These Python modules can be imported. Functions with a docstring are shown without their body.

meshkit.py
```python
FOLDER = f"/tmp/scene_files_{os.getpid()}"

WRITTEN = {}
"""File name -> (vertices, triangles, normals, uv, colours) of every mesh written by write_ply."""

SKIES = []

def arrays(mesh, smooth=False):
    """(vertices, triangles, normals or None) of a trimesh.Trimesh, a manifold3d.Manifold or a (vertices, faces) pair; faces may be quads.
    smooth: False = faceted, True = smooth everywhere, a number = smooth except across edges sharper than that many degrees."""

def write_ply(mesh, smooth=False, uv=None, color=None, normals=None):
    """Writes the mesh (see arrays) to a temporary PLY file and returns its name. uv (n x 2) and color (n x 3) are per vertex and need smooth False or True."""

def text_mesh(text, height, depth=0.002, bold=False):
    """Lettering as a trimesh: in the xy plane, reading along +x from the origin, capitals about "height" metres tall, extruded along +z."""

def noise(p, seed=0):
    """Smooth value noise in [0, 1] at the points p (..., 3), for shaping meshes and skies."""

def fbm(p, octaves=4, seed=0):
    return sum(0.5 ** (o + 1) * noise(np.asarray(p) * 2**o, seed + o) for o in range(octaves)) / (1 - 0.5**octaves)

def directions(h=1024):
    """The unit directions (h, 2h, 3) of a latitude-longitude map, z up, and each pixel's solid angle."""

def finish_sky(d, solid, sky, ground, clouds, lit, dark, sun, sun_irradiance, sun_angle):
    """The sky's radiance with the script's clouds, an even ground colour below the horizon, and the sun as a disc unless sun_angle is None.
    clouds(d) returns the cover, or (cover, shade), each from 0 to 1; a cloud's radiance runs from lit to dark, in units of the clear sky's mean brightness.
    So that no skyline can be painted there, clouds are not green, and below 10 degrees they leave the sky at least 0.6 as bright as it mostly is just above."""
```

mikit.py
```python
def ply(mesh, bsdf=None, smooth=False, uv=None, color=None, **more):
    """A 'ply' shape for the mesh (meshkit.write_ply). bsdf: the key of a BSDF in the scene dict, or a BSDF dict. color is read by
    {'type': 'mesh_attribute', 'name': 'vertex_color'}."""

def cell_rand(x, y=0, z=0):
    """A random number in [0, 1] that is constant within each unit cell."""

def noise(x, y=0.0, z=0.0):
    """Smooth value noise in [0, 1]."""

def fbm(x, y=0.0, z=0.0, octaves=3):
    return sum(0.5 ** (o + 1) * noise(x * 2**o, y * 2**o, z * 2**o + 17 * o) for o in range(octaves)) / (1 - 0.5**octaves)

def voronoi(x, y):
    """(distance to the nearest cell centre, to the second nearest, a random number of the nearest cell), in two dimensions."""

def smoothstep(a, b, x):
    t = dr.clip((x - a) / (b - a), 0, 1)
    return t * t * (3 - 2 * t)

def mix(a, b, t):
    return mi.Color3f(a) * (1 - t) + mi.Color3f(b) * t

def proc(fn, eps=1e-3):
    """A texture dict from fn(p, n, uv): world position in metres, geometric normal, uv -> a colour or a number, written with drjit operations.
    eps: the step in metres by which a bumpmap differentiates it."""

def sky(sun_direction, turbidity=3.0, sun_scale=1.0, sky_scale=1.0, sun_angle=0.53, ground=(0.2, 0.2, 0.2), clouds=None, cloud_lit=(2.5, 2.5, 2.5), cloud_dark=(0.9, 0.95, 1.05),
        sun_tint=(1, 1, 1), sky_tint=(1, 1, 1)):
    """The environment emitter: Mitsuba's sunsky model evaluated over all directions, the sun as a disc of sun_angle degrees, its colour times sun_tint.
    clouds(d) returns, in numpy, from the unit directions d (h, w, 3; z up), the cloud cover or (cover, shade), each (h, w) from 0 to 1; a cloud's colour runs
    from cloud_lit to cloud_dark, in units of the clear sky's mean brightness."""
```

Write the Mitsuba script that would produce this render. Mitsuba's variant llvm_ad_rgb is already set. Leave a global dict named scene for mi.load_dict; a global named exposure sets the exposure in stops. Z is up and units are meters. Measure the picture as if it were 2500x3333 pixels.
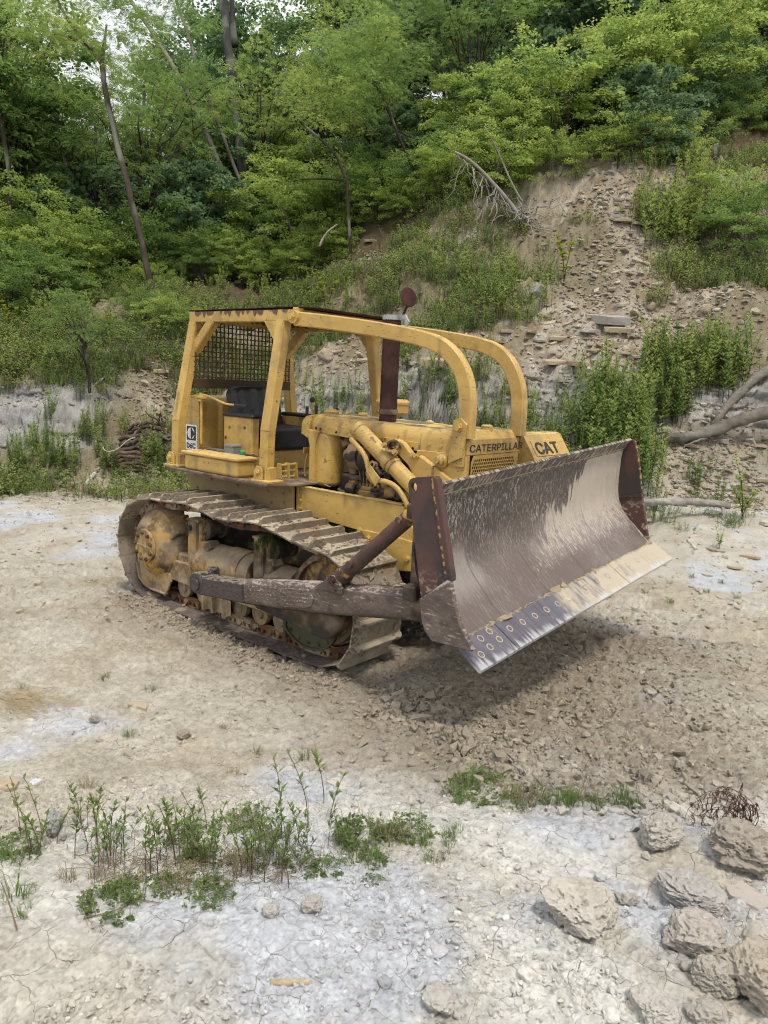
import math, random, numpy as np, trimesh, mitsuba as mi, drjit as dr, mikit, meshkit, manifold3d
from mikit import noise, fbm, smoothstep, mix, voronoi, proc
from shapely.geometry import Polygon
PI = math.pi
scene, labels = {}, {}
T = mi.ScalarTransform4f
rng = np.random.default_rng(11)

# ------------------------------------------------------------------ camera, sky, exposure
EYE = np.array([6.1284, -5.3485, 2.2347])
YAW, PITCH, ROLL, FPX = 2.263377, -0.174120, 0.046559, 2439.51          # fitted to the photograph (2500 x 3333)
_f = np.array([math.cos(YAW)*math.cos(PITCH), math.sin(YAW)*math.cos(PITCH), math.sin(PITCH)])
_r = np.cross(_f, [0, 0, 1]); _r /= np.linalg.norm(_r)
_u = np.cross(_r, _f)
_up = -_r*math.sin(ROLL) + _u*math.cos(ROLL)
scene['camera'] = {'type': 'perspective', 'fov': math.degrees(2*math.atan(1250/FPX)), 'fov_axis': 'x', 'near_clip': 0.05, 'far_clip': 600.0,
                   'to_world': T().look_at(origin=EYE.tolist(), target=(EYE+_f).tolist(), up=_up.tolist())}
SUN = np.array([0.62, -0.38, 1.45])                                  # thin overcast: a broad, weak sun behind cloud
scene['sky_light'] = mikit.sky(SUN.tolist(), turbidity=4, sun_tint=(.93, 1.0, 1.10), sun_scale=0.3, sun_angle=11, clouds=lambda d: (np.ones(d.shape[:2]), 0.12+0.0*d[..., 0]),
                               cloud_lit=(1.42, 1.45, 1.50), cloud_dark=(.95, .98, 1.02))
exposure = 2.75
FH, RH = np.array([math.cos(YAW), math.sin(YAW)]), np.array([math.sin(YAW), -math.cos(YAW)])   # level axes: away from the photographer, to the right
GZ = -0.09                                                           # level of the yard under the tracks

# ------------------------------------------------------------------ materials
def C(*c): return mi.Color3f(*c)
def sm(a, b, x): return smoothstep(a, b, x)
def streaks(p, k=16.0): return noise(p.x*k, p.y*k, p.z*1.6)
def yellow_fn(p, n, uv):
    g = fbm(p.x*2.6, p.y*2.6, p.z*2.6, 3); f = fbm(p.x*13, p.y*13, p.z*13+2, 3)
    c = mix((.52, .345, .095), (.40, .255, .072), sm(.28, .72, g*.7+f*.3))
    c = mix(c, (.58, .44, .20), sm(.55, .95, n.z)*(.30+.5*g))                              # pale dust on what faces up
    grime = sm(.55, .86, streaks(p)*.42+fbm(p.x*5, p.y*5, p.z*3+3, 3)*.50+.20*f)
    c = mix(c, (.15, .105, .05), grime*.72)
    c = mix(c, (.20, .14, .065), sm(.55, .75, fbm(p.x*1.7+4, p.y*1.7, p.z*1.7, 3))*.38)     # old oil film in broad patches
    scr = sm(.78, .86, noise(p.x*44, p.y*44, p.z*90))*sm(.40, .6, noise(p.x*3+9, p.y*3, p.z*3))
    c = mix(c, (.14, .09, .045), scr*.7)
    scorch = sm(.50, .60, fbm(p.x*5+2, p.y*7, 1.0, 4)*.9+.12*sm(.9, 1.0, n.z))*sm(.93, .99, n.z)*sm(1.80, 1.84, p.z)*sm(1.98, 1.93, p.z)
    c = mix(c, (.10, .085, .085), scorch*.8)
    chip = sm(.745, .775, fbm(p.x*26+5, p.y*26, p.z*22, 3)*.72+.30*fbm(p.x*4, p.y*4+3, p.z*4, 2))
    return mix(c, (.13, .07, .035), chip*.85)
def canopy_fn(p, n, uv):
    c = yellow_fn(p, n, uv)
    run = sm(2.68, 2.83, p.z)*.72 + noise(p.x*30, p.y*30, p.z*2.5)*.46 + noise(p.x*5, p.y*5, p.z)*.30
    side = sm(1.15, 0.95, p.x)
    return mix(c, mix((.075, .045, .028), (.12, .07, .04), noise(p.x*40, p.y*40, p.z*9)), sm(.90, 1.03, run)*side)
def under_fn(p, n, uv):
    g = fbm(p.x*4, p.y*4, p.z*4, 4); h = fbm(p.x*9+7, p.y*9, p.z*5, 4); q = fbm(p.x*40, p.y*40, p.z*22, 3)
    c = mix((.40, .245, .075), (.33, .22, .10), sm(.35, .65, g))
    c = mix(c, (.055, .042, .034), sm(.38, .60, h*.62+.40*q)*.92)
    mud = sm(.36, .66, g*.55+fbm(p.x*11, p.y*11, p.z*11+3, 3)*.30+.18*q-.06+.20*n.z+.16*sm(.45, .05, p.z))
    return mix(c, mix((.36, .30, .215), (.30, .245, .17), q), mud*.66)
def track_fn(p, n, uv):
    g = fbm(p.x*7, p.y*7, p.z*7, 4); q = noise(p.x*45, p.y*45, p.z*45)
    c = mix((.38, .335, .25), (.27, .235, .18), sm(.3, .7, g))
    c = mix(c, (.13, .10, .08), sm(.54, .66, fbm(p.x*3.1+4, p.y*3.1, p.z*3.1, 3)*.62+.42*q)*.8)
    c = mix(c, (.25, .14, .07), sm(.60, .72, fbm(p.x*5, p.y*5+8, p.z*5, 3))*.5)
    c = mix(c, mix((.20, .165, .125), (.12, .095, .075), q), sm(.62, .30, dr.abs(n.z))*sm(.25, .5, p.z)*.75)
    worn = sm(.42, .12, p.z+.25*(g-.5))*sm(2.3, 2.1, p.x); return mix(c, mix((.135, .112, .105), (.075, .062, .06), q), worn*sm(.22, .45, fbm(p.x*4, p.y*9, p.z*4+6, 3)+.1)*.9)
def link_fn(p, n, uv):
    g = fbm(p.x*9, p.y*9, p.z*9, 3)
    c = mix((.16, .075, .035), (.075, .05, .035), sm(.35, .6, g))
    return mix(c, (.33, .26, .18), sm(.5, .66, fbm(p.x*6+3, p.y*6, p.z*6, 3)+.12*n.z))
def blade_fn(p, n, uv):
    z = p.z - .066*p.y; y = p.y + .03*noise(p.z*3, p.y)                     # height up the face and place along it
    g = fbm(y*2.2, z*2.2, 0.5, 3); fleck = noise(y*230, z*70, 3.0)*.40+noise(y*130, z*34, 1.0)*.60; hair = noise(y*150, z*40, 8.0); strk = noise(y*46, z*3.0+2*noise(y*2, z*1.5), 7.0)
    c = mix((.122, .096, .084), (.068, .053, .047), sm(1.02, 1.32, z+.25*(g-.5)))
    c = mix(c, (.038, .034, .036), sm(.50, .70, g)*.6*sm(.95, 1.25, z))
    c = mix(c, (.35, .315, .27), sm(.50, .72, fleck)*sm(.92, 1.30, z+.3*(g-.5))*(.35+.45*sm(.4, .6, noise(y*5, z*4))))
    c = mix(c, (.36, .335, .33), sm(.42, .80, hair*.26+strk*.06+.16*noise(y*230, z*60, 3.0)+.52*fbm(y*3, z*3, 4.0, 3))*sm(1.32, 1.05, z)*.36)
    c = mix(c, (.36, .33, .31), sm(.44, .64, fbm(y*1.6+3, z*2.2, 9.0, 3)+.10*(fleck-.5))*sm(.84, .98, z)*sm(1.28, 1.10, z)*.40)
    e = y-(.20+(z-1.2)*1.75)+.75*(fbm(y*4.2+4, z*2.4, 5.0, 4)-.5)+.30*(strk-.5)+.10*(fleck-.5)
    patch = sm(-.02, .08, e)*sm(.90, 1.08, z+.3*(hair-.5))
    c = mix(c, mix((.45, .40, .33), (.36, .31, .255), noise(y*14, z*5, 1.0)*.5+.5*fleck), patch*(.90-.28*sm(.55, .8, strk*.5+.5*fleck)))
    for y0, w in ((-1.02, .5), (-.35, .35), (.28, .4), (.78, .35)): c = mix(c, (.055, .042, .042), sm(.016, .002, dr.abs(y-y0-.02*noise(z*5, y0)))*w*sm(1.3, 1.1, z))   # seams of the old plates
    lip = sm(1.572, 1.588, z)
    return mix(c, mix((.085, .070, .062), (.32, .27, .21), sm(.45, .75, noise(y*60+14*z, z*26, 2.0))), lip*.9)
def edge_fn(p, n, uv):
    y = p.y; z = p.z-.066*p.y
    s = noise(y*48, z*8, 2.0); g = fbm(y*4, z*6, 3.0, 3); k = sm(-.75, .55, y)
    c = mix((.125, .120, .150), (.075, .068, .085), s)
    c = mix(c, (.44, .385, .29), sm(.54, .84, g*.55+.22*s+.14*noise(y*110, z*60, 5.0)+.42*k)*.9)
    return mix(c, (.52, .53, .55), sm(.655, .615, z+.05*(s-.5)+.05*(g-.5))*.6)
def plate_fn(p, n, uv):
    g = fbm(p.x*5, p.y*5, p.z*3, 4); z = p.z-.066*p.y; q = noise(p.x*70, p.y*70, p.z*40)
    c = mix((.036, .029, .029), (.080, .038, .033), sm(.45, .65, g))
    line = sm(.016, .003, dr.abs(p.x-(3.395+(1.765-z)*.25)))
    c = mix(c, (.36, .23, .055), sm(.50, .62, q)*line*sm(.95, 1.15, z)*.8)
    scuff = sm(.50, .70, noise(p.x*60+p.z*25, p.y*60, p.z*60)*.45+.55*fbm(p.x*16, p.y*16, p.z*16, 3))*sm(1.22, .95, z)
    return mix(c, (.36, .30, .235), scuff*.8)
def arm_fn(p, n, uv):
    g = fbm(p.x*4, p.y*4, p.z*7, 4); l = fbm(p.x*13, p.y*20, p.z*70, 3); q = fbm(p.x*45, p.y*45, p.z*70, 3)
    c = mix((.080, .058, .050), (.142, .110, .094), sm(.3, .7, g*.6+.4*q))
    c = mix(c, (.055, .042, .040), sm(.55, .68, noise(p.x*14, p.y*14, p.z*20)*.6+.4*q)*.7)
    return mix(c, (.45, .41, .37), sm(.53, .76, l*.42+.44*q+.10*g+.15*n.z)*.68)
def dark_fn(p, n, uv):
    g = fbm(p.x*8, p.y*8, p.z*8, 3)
    c = mix((.038, .032, .028), (.10, .07, .045), sm(.4, .65, g))
    return mix(c, (.22, .18, .13), sm(.58, .75, g+.2*n.z)*.6)
def rust_fn(p, n, uv):
    g = fbm(p.x*9, p.y*9, p.z*6, 3)
    return mix((.032, .016, .015), (.060, .028, .023), sm(.35, .65, g))
def engine_fn(p, n, uv):
    g = fbm(p.x*6, p.y*6, p.z*6, 4)
    c = mix((.32, .205, .065), (.19, .135, .07), sm(.35, .6, g))
    return mix(c, (.035, .028, .022), sm(.47, .6, fbm(p.x*11+3, p.y*11, p.z*11, 3)))
def deck_fn(p, n, uv):
    g = fbm(p.x*6, p.y*6, p.z*6, 4)
    c = mix((.10, .078, .062), (.20, .165, .125), sm(.35, .65, g))
    return mix(c, (.14, .075, .04), sm(.6, .72, noise(p.x*22, p.y*22, p.z*22)))
def painted(name, fn, rough=.5, spec=.4, metal=0.0):
    scene[name] = {'type': 'twosided', 'bsdf': {'type': 'principled', 'base_color': proc(fn), 'roughness': rough, 'specular': spec, 'metallic': metal}}
def flat(name, c, rough=.6, spec=.3):
    scene[name] = {'type': 'twosided', 'bsdf': {'type': 'principled', 'base_color': {'type': 'rgb', 'value': list(c)}, 'roughness': rough, 'specular': spec}}
painted('yellow_paint', yellow_fn, .42, .45); painted('canopy_paint', canopy_fn, .45, .4); painted('under_paint', under_fn, .75, .2)
painted('track_mud', track_fn, .85, .2); painted('link_rust', link_fn, .75, .2); painted('blade_steel', blade_fn, .55, .4)
painted('edge_steel', edge_fn, .5, .4); painted('plate_rust', plate_fn, .5, .4); painted('arm_steel', arm_fn, .55, .4)
painted('dark_grime', dark_fn, .7, .3); painted('pipe_rust', rust_fn, .8, .2); painted('engine_grime', engine_fn, .6, .35)
painted('deck_steel', deck_fn, .7, .3)
flat('black_vinyl', (.012, .013, .016), .45, .5); flat('black_letter', (.035, .038, .036), .6); flat('white_decal', (.72, .72, .70), .5)
flat('grey_metal', (.33, .34, .36), .4, .5); flat('green_rag', (.03, .30, .10), .7); flat('wire_rust', (.075, .046, .032), .8); flat('weld_pale', (.42, .37, .27), .8)

# ------------------------------------------------------------------ mesh helpers
def taken(key):
    if key not in scene and key not in labels: return key
    i = 1
    while f'{key}_{i:03d}' in scene or f'{key}_{i:03d}' in labels: i += 1
    return f'{key}_{i:03d}'
def lab(key, label=None, cat=None, group=None, kind=None):
    labels[key] = {k: v for k, v in (('label', label), ('category', cat), ('group', group), ('kind', kind)) if v}
    return key
def tm(v, f): return trimesh.Trimesh(np.asarray(v, float), np.asarray(f), process=False)
def cat(*ms):
    ms = [m for x in ms for m in (x if isinstance(x, (list, tuple)) else [x])]
    return trimesh.util.concatenate(ms) if len(ms) > 1 else ms[0]
def put(key, mesh, mat, parent=None, smooth=30, label=None, **kw):
    key = taken((parent + '__' if parent else '') + key)
    if isinstance(mesh, (list, tuple)): mesh = cat(mesh)
    scene[key] = mikit.ply(mesh, mat, smooth=smooth, **kw)
    if label: lab(key, label)
    return key
def hull(pts):
    m = manifold3d.Manifold.hull_points(np.asarray(pts, float).tolist()).to_mesh()
    return tm(np.array(m.vert_properties)[:, :3], np.array(m.tri_verts))
def box(lo, hi, b=.006):
    lo, hi = np.minimum(lo, hi).astype(float), np.maximum(lo, hi).astype(float)
    b = min(b, .45*(hi-lo).min()); P = []
    for s in np.ndindex(2, 2, 2):
        c = np.where(s, hi, lo); d = np.where(s, -b, b)
        for k in range(3):
            q = c + d; q[k] = c[k]; P.append(q)
    return hull(P)
def frame(a, b, up=(0, 0, 1)):
    a, b = np.asarray(a, float), np.asarray(b, float); t = (b-a)/np.linalg.norm(b-a)
    u = np.asarray(up, float); u = u-t*(u@t)
    if np.linalg.norm(u) < 1e-6: u = np.array([1., 0, 0])-t*t[0]
    u /= np.linalg.norm(u); M = np.eye(4); M[:3, 0], M[:3, 1], M[:3, 2], M[:3, 3] = t, np.cross(u, t), u, a
    return M, np.linalg.norm(b-a)
def beam(a, b, w, h, bev=.008, up=(0, 0, 1)):
    """A square tube from a to b; w across, h along up."""
    M, L = frame(a, b, up); m = box((0, -w/2, -h/2), (L, w/2, h/2), bev); m.apply_transform(M); return m
def cyl(a, b, r, n=20, r2=None, bev=0.0):
    M, L = frame(a, b); r2 = r if r2 is None else r2; A = np.arange(n)*2*PI/n; P = []
    for x, q in ([(0, r), (L, r2)] if not bev else [(0, r-bev), (bev, r), (L-bev, r2), (L, r2-bev)]):
        P.append(np.c_[np.full(n, x), q*np.cos(A), q*np.sin(A)])
    m = hull(np.vstack(P)); m.apply_transform(M); return m
def bolt(p, d, r=.016, h=.014):
    p, d = np.asarray(p, float), np.asarray(d, float)
    return cat(cyl(p, p+d*h*.35, r*1.35, 10), cyl(p, p+d*h, r, 6))
def prism(poly, a, b, plane='xz', bev=.005):
    """A polygon extruded along the axis that its plane leaves out, from a to b, with chamfered rims."""
    g = Polygon(poly).buffer(0); lo, hi = min(a, b), max(a, b); parts = []
    m = trimesh.creation.extrude_polygon(g, hi-lo, engine='earcut')
    v = np.array(m.vertices)
    if bev:
        inn = g.buffer(-bev, join_style=2)
        if inn.geom_type == 'Polygon' and len(inn.exterior.coords) == len(g.exterior.coords):
            co, ci = np.array(g.exterior.coords)[:-1], np.array(inn.exterior.coords)[:-1]
            from scipy.spatial import cKDTree
            kt = cKDTree(ci); _, j = kt.query(v[:, :2]); onrim = cKDTree(co).query(v[:, :2])[0] < 1e-6
            # rims pulled in by bev at both ends: rings are added by slicing the wall
            n = len(co); d = hi-lo; _, jj = kt.query(co); ring = ci[jj]
            L = [np.c_[ring, np.zeros(n)], np.c_[co, np.full(n, bev)], np.c_[co, np.full(n, d-bev)], np.c_[ring, np.full(n, d)]]
            V = np.vstack(L); i = np.arange(n); k = (i+1) % n; F = []
            ccw = g.exterior.is_ccw
            for s in range(3):
                q = np.c_[s*n+i, s*n+k, (s+1)*n+k, (s+1)*n+i]
                if not ccw: q = q[:, ::-1]
                F += [q[:, [0, 1, 2]], q[:, [0, 2, 3]]]
            cap, cf = trimesh.creation.triangulate_polygon(Polygon(ring), engine='earcut')
            cap = np.asarray(cap); cf = np.asarray(cf); _, idx = cKDTree(ring).query(cap); t = idx[cf]
            ar = np.cross(ring[t[:, 1]]-ring[t[:, 0]], ring[t[:, 2]]-ring[t[:, 0]]); t[ar < 0] = t[ar < 0][:, ::-1]
            F += [t[:, ::-1], t+3*n]; m = tm(V, np.vstack(F)); v = np.array(m.vertices)
    order = {'xz': (0, 2, 1), 'xy': (0, 1, 2), 'yz': (1, 2, 0)}[plane]
    out = np.zeros_like(v); out[:, order[0]], out[:, order[1]], out[:, order[2]] = v[:, 0], v[:, 1], v[:, 2]+lo
    f = np.array(m.faces)
    if plane == 'xz': f = f[:, ::-1]
    return tm(out, f)
def smooth_path(P, n=40):
    from scipy.interpolate import CubicSpline
    P = np.asarray(P, float); t = np.r_[0, np.cumsum(np.linalg.norm(np.diff(P, axis=0), axis=1))]
    return CubicSpline(t, P)(np.linspace(0, t[-1], n))
def tube(P, r, n=10, caps=True):
    P = np.asarray(P, float); r = np.broadcast_to(r, (len(P),)); t = np.gradient(P, axis=0); t /= np.linalg.norm(t, axis=1, keepdims=True)+1e-12
    u = np.zeros_like(P); ref = np.array([0, 0, 1.]) if abs(t[0, 2]) < .9 else np.array([1., 0, 0])
    for i in range(len(P)):
        ref = ref-t[i]*(ref@t[i]); ref /= np.linalg.norm(ref)+1e-12; u[i] = ref
    w = np.cross(t, u); A = np.arange(n)*2*PI/n
    V = (P[:, None]+r[:, None, None]*(np.cos(A)[None, :, None]*u[:, None]+np.sin(A)[None, :, None]*w[:, None])).reshape(-1, 3)
    i, j = np.meshgrid(np.arange(len(P)-1), np.arange(n), indexing='ij'); a = i*n+j; b = i*n+(j+1) % n
    q = np.stack([a, b, b+n, a+n], -1).reshape(-1, 4); F = [q[:, [0, 1, 2]], q[:, [0, 2, 3]]]
    if caps:
        V = np.vstack([V, P[:1], P[-1:]]); k = np.arange(n); c0 = len(V)-2; e = (len(P)-1)*n
        F += [np.c_[(k+1) % n, k, np.full(n, c0)], np.c_[e+k, e+(k+1) % n, np.full(n, c0+1)]]
    return tm(V, np.vstack(F))
def ribbon(P, W, H, up=(0, 1, 0), bev=.010):
    """A rectangular section swept along the path P: W along 'up', H across it in the plane of the path."""
    P = np.asarray(P, float); t = np.gradient(P, axis=0); t /= np.linalg.norm(t, axis=1, keepdims=True)
    u = np.asarray(up, float)-t*(t@np.asarray(up, float))[:, None]; u /= np.linalg.norm(u, axis=1, keepdims=True); w = np.cross(t, u)
    a, b = W/2, H/2; S = [(a, b-bev), (a-bev, b), (-a+bev, b), (-a, b-bev), (-a, -b+bev), (-a+bev, -b), (a-bev, -b), (a, -b+bev)]
    V = np.stack([P+u*x+w*y for x, y in S], 1).reshape(-1, 3); n = 8
    i, j = np.meshgrid(np.arange(len(P)-1), np.arange(n), indexing='ij'); q = np.stack([i*n+j, i*n+(j+1) % n, (i+1)*n+(j+1) % n, (i+1)*n+j], -1).reshape(-1, 4)
    e = (len(P)-1)*n; F = np.vstack([q[:, [0, 1, 2]], q[:, [0, 2, 3]], [[0, k+1, k] for k in range(1, 7)], [[e, e+k, e+k+1] for k in range(1, 7)]])
    m = tm(V, F); trimesh.repair.fix_normals(m); return m
def lathe(prof, a, d, n=28):
    """Profile [(along, radius)] turned about the axis from a along d."""
    a, d = np.asarray(a, float), np.asarray(d, float); M, _ = frame(a, a+d); A = np.arange(n)*2*PI/n
    pr = np.array(prof, float); V = np.stack([np.repeat(pr[:, :1], n, 1), pr[:, 1:]*np.cos(A), pr[:, 1:]*np.sin(A)], -1).reshape(-1, 3)
    i, j = np.meshgrid(np.arange(len(pr)-1), np.arange(n), indexing='ij'); q = np.stack([i*n+j, i*n+(j+1) % n, (i+1)*n+(j+1) % n, (i+1)*n+j], -1).reshape(-1, 4)
    m = tm(V, np.vstack([q[:, [0, 1, 2]], q[:, [0, 2, 3]]])); m.apply_transform(M); m.update_faces(m.nondegenerate_faces()); return m
def mirror(m):
    m = m.copy(); v = np.array(m.vertices); v[:, 1] *= -1; return tm(v, np.array(m.faces)[:, ::-1])
def blocky(m, k): return m
def deckyellow_fn(p, n, uv):
    c = yellow_fn(p, n, uv); g = fbm(p.x*3, p.y*3, p.z*4, 3)
    return mix(c, mix((.24, .185, .10), (.17, .13, .075), g), .75)
painted('deck_yellow', deckyellow_fn, .6, .3)
def brace_fn(p, n, uv):
    g = fbm(p.x*7, p.y*7, p.z*7, 4)
    c = mix((.095, .05, .042), (.06, .04, .035), sm(.4, .6, g))
    return mix(c, (.42, .24, .06), sm(.60, .68, g+.25*sm(2.9, 3.15, p.x)-.06))
painted('brace_rust', brace_fn, .6, .3)
flat('dark_green', (.060, .062, .036), .6, .4); flat('arm_dark', (.050, .040, .036), .5, .4); flat('seam_mud', (.30, .25, .17), .9, .1)
def armblack_fn(p, n, uv):
    q = fbm(p.x*30, p.y*30, p.z*60, 3); c = mix((.040, .033, .032), (.066, .054, .052), sm(.35, .65, q)); return mix(c, (.26, .215, .165), sm(.60, .78, q*.8+.34*n.z)*.7)
painted('arm_black', armblack_fn, .5, .4); flat('paper_dark', (.10, .095, .09), .7); flat('grey_box', (.17, .18, .18), .6); flat('rust_beam', (.060, .038, .022), .7)
# ------------------------------------------------------------------ the bulldozer (x forward, y to its left)
B = lab('bulldozer', 'old worn yellow crawler bulldozer with a mud-streaked dark blade, parked on the clay yard', 'bulldozer')
# tracks ---------------------------------------------------------------------------------------------
PATH = [(-.30, -.062), (.3, -.074), (.9, -.075), (1.5, -.075), (2.0, -.070), (2.22, -.035), (2.37, .055), (2.455, .22), (2.475, .41), (2.445, .62), (2.36, .775), (2.22, .86), (2.02, .893), (1.84, .905),
        (1.656, .930), (1.41, .984), (1.26, .993), (1.0, .962), (.82, .950), (.672, .956), (.50, .995), (.34, 1.020), (.09, 1.0), (-.2, .985), (-.40, .968), (-.60, .90), (-.77, .775), (-.855, .60), (-.86, .43), (-.80, .25), (-.68, .085), (-.50, -.022), (-.30, -.062)]
from scipy.interpolate import CubicSpline
_P = np.array(PATH); _t = np.r_[0, np.cumsum(np.linalg.norm(np.diff(_P, axis=0), axis=1))]
_cs = CubicSpline(_t, _P, bc_type='periodic'); _fine = _cs(np.linspace(0, _t[-1], 4001)); _s = np.r_[0, np.cumsum(np.linalg.norm(np.diff(_fine, axis=0), axis=1))]
NSH = int(round(_s[-1]/.205)); PIT = _s[-1]/NSH
def shoe_mesh(seed):
    r = np.random.default_rng(seed); h, w = PIT/2, .305
    plate = hull([(x, y, z) for x, z in ((-h-.012, -.012), (h-.004, -.006), (-h-.012, 0), (h-.004, .006)) for y in (-w, w)])
    g0 = h-.030; tip = .062+r.uniform(-.008, .004)
    grous = hull([(g0-.018, -w, 0), (g0+.018, -w, 0), (g0-.018, w, 0), (g0+.018, w, 0), (g0-.010, -w+.03, tip), (g0+.010, -w+.03, tip), (g0-.010, w-.03, tip), (g0+.010, w-.03, tip), (g0-.012, -w+.006, tip-.022), (g0+.012, -w+.006, tip-.022), (g0-.012, w-.006, tip-.022), (g0+.012, w-.006, tip-.022)])
    lip = hull([(-h-.012, y, z) for y in (-w, w) for z in (-.012, 0)]+[(-h-.026, y, -.020) for y in (-w, w)])
    bolts = [bolt((x, y, .004), (0, 0, 1), .014, .014) for x in (-.045, .02) for y in (-.105, .105)]
    clod = []
    for k in range(r.integers(10, 22)):                                       # dried mud left lying between the bars
        s = abs(r.normal(0, .009))+.005; x, y = r.uniform(-h, g0-.02), r.uniform(-w+.02, w-.02)
        clod.append(hull(r.normal(0, 1, (9, 3))*[s*1.3, s*1.3, s*.55]+[x, y, .005]))
    return cat(plate, grous, lip, bolts, clod)
SHOES = [mikit.ply(shoe_mesh(50+k), 'track_mud', smooth=False) for k in range(5)]
def link_mesh():
    h = PIT/2
    g = Polygon([(-h-.02, -.02), (-h+.02, -.012), (h-.02, -.012), (h+.02, -.02), (h+.03, -.06), (h+.02, -.105), (-h+.01, -.112), (-h-.03, -.07)])
    for x in (-.045, .022): g = g.difference(Polygon([(x-.016, -.024), (x+.016, -.024), (x+.019, -.055), (x, -.066), (x-.019, -.055)]))
    out = []
    for s in (-1, 1):
        m = trimesh.creation.extrude_polygon(g, .034, engine='earcut'); v = np.array(m.vertices); v = np.c_[v[:, 0], s*.105-.017+v[:, 2], v[:, 1]]
        out += [tm(v, np.array(m.faces)[:, ::-1]), cyl((h-.005, s*.10, -.058), (h-.005, s*.140, -.058), .030, 12), cyl((-h+.035, s*.10, -.075), (-h+.035, s*.132, -.075), .018, 8)]
    out.append(cyl((h-.005, -.1, -.058), (h-.005, .1, -.058), .022, 8))
    return cat(out)
LINK = mikit.ply(link_mesh(), 'link_rust', smooth=False)
for side in (-1, 1):
    tk = taken(B+'__track'); lab(tk, 'mud-caked right track with grouser bars' if side < 0 else 'left track on the far side')
    r = np.random.default_rng(3 if side < 0 else 4)
    for i in range(NSH):
        s = (i+.35)*PIT
        a, b = [np.array([np.interp(s+q, _s, _fine[:, 0], period=_s[-1]), np.interp(s+q, _s, _fine[:, 1], period=_s[-1])]) for q in (-PIT/2, PIT/2)]
        c = (a+b)/2; t = (b-a)/np.linalg.norm(b-a); nrm = np.array([t[1], -t[0]])
        M = np.eye(4); M[:3, 0] = (t[0], 0, t[1]); M[:3, 1] = (0, -1, 0); M[:3, 2] = (nrm[0], 0, nrm[1]); M[:3, 3] = (c[0], side*.94, c[1])
        scene[taken(tk+'__track_shoe')] = {**SHOES[r.integers(5)], 'to_world': T(M)}
        scene[taken(tk+'__track_link')] = {**LINK, 'to_world': T(M)}
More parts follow.
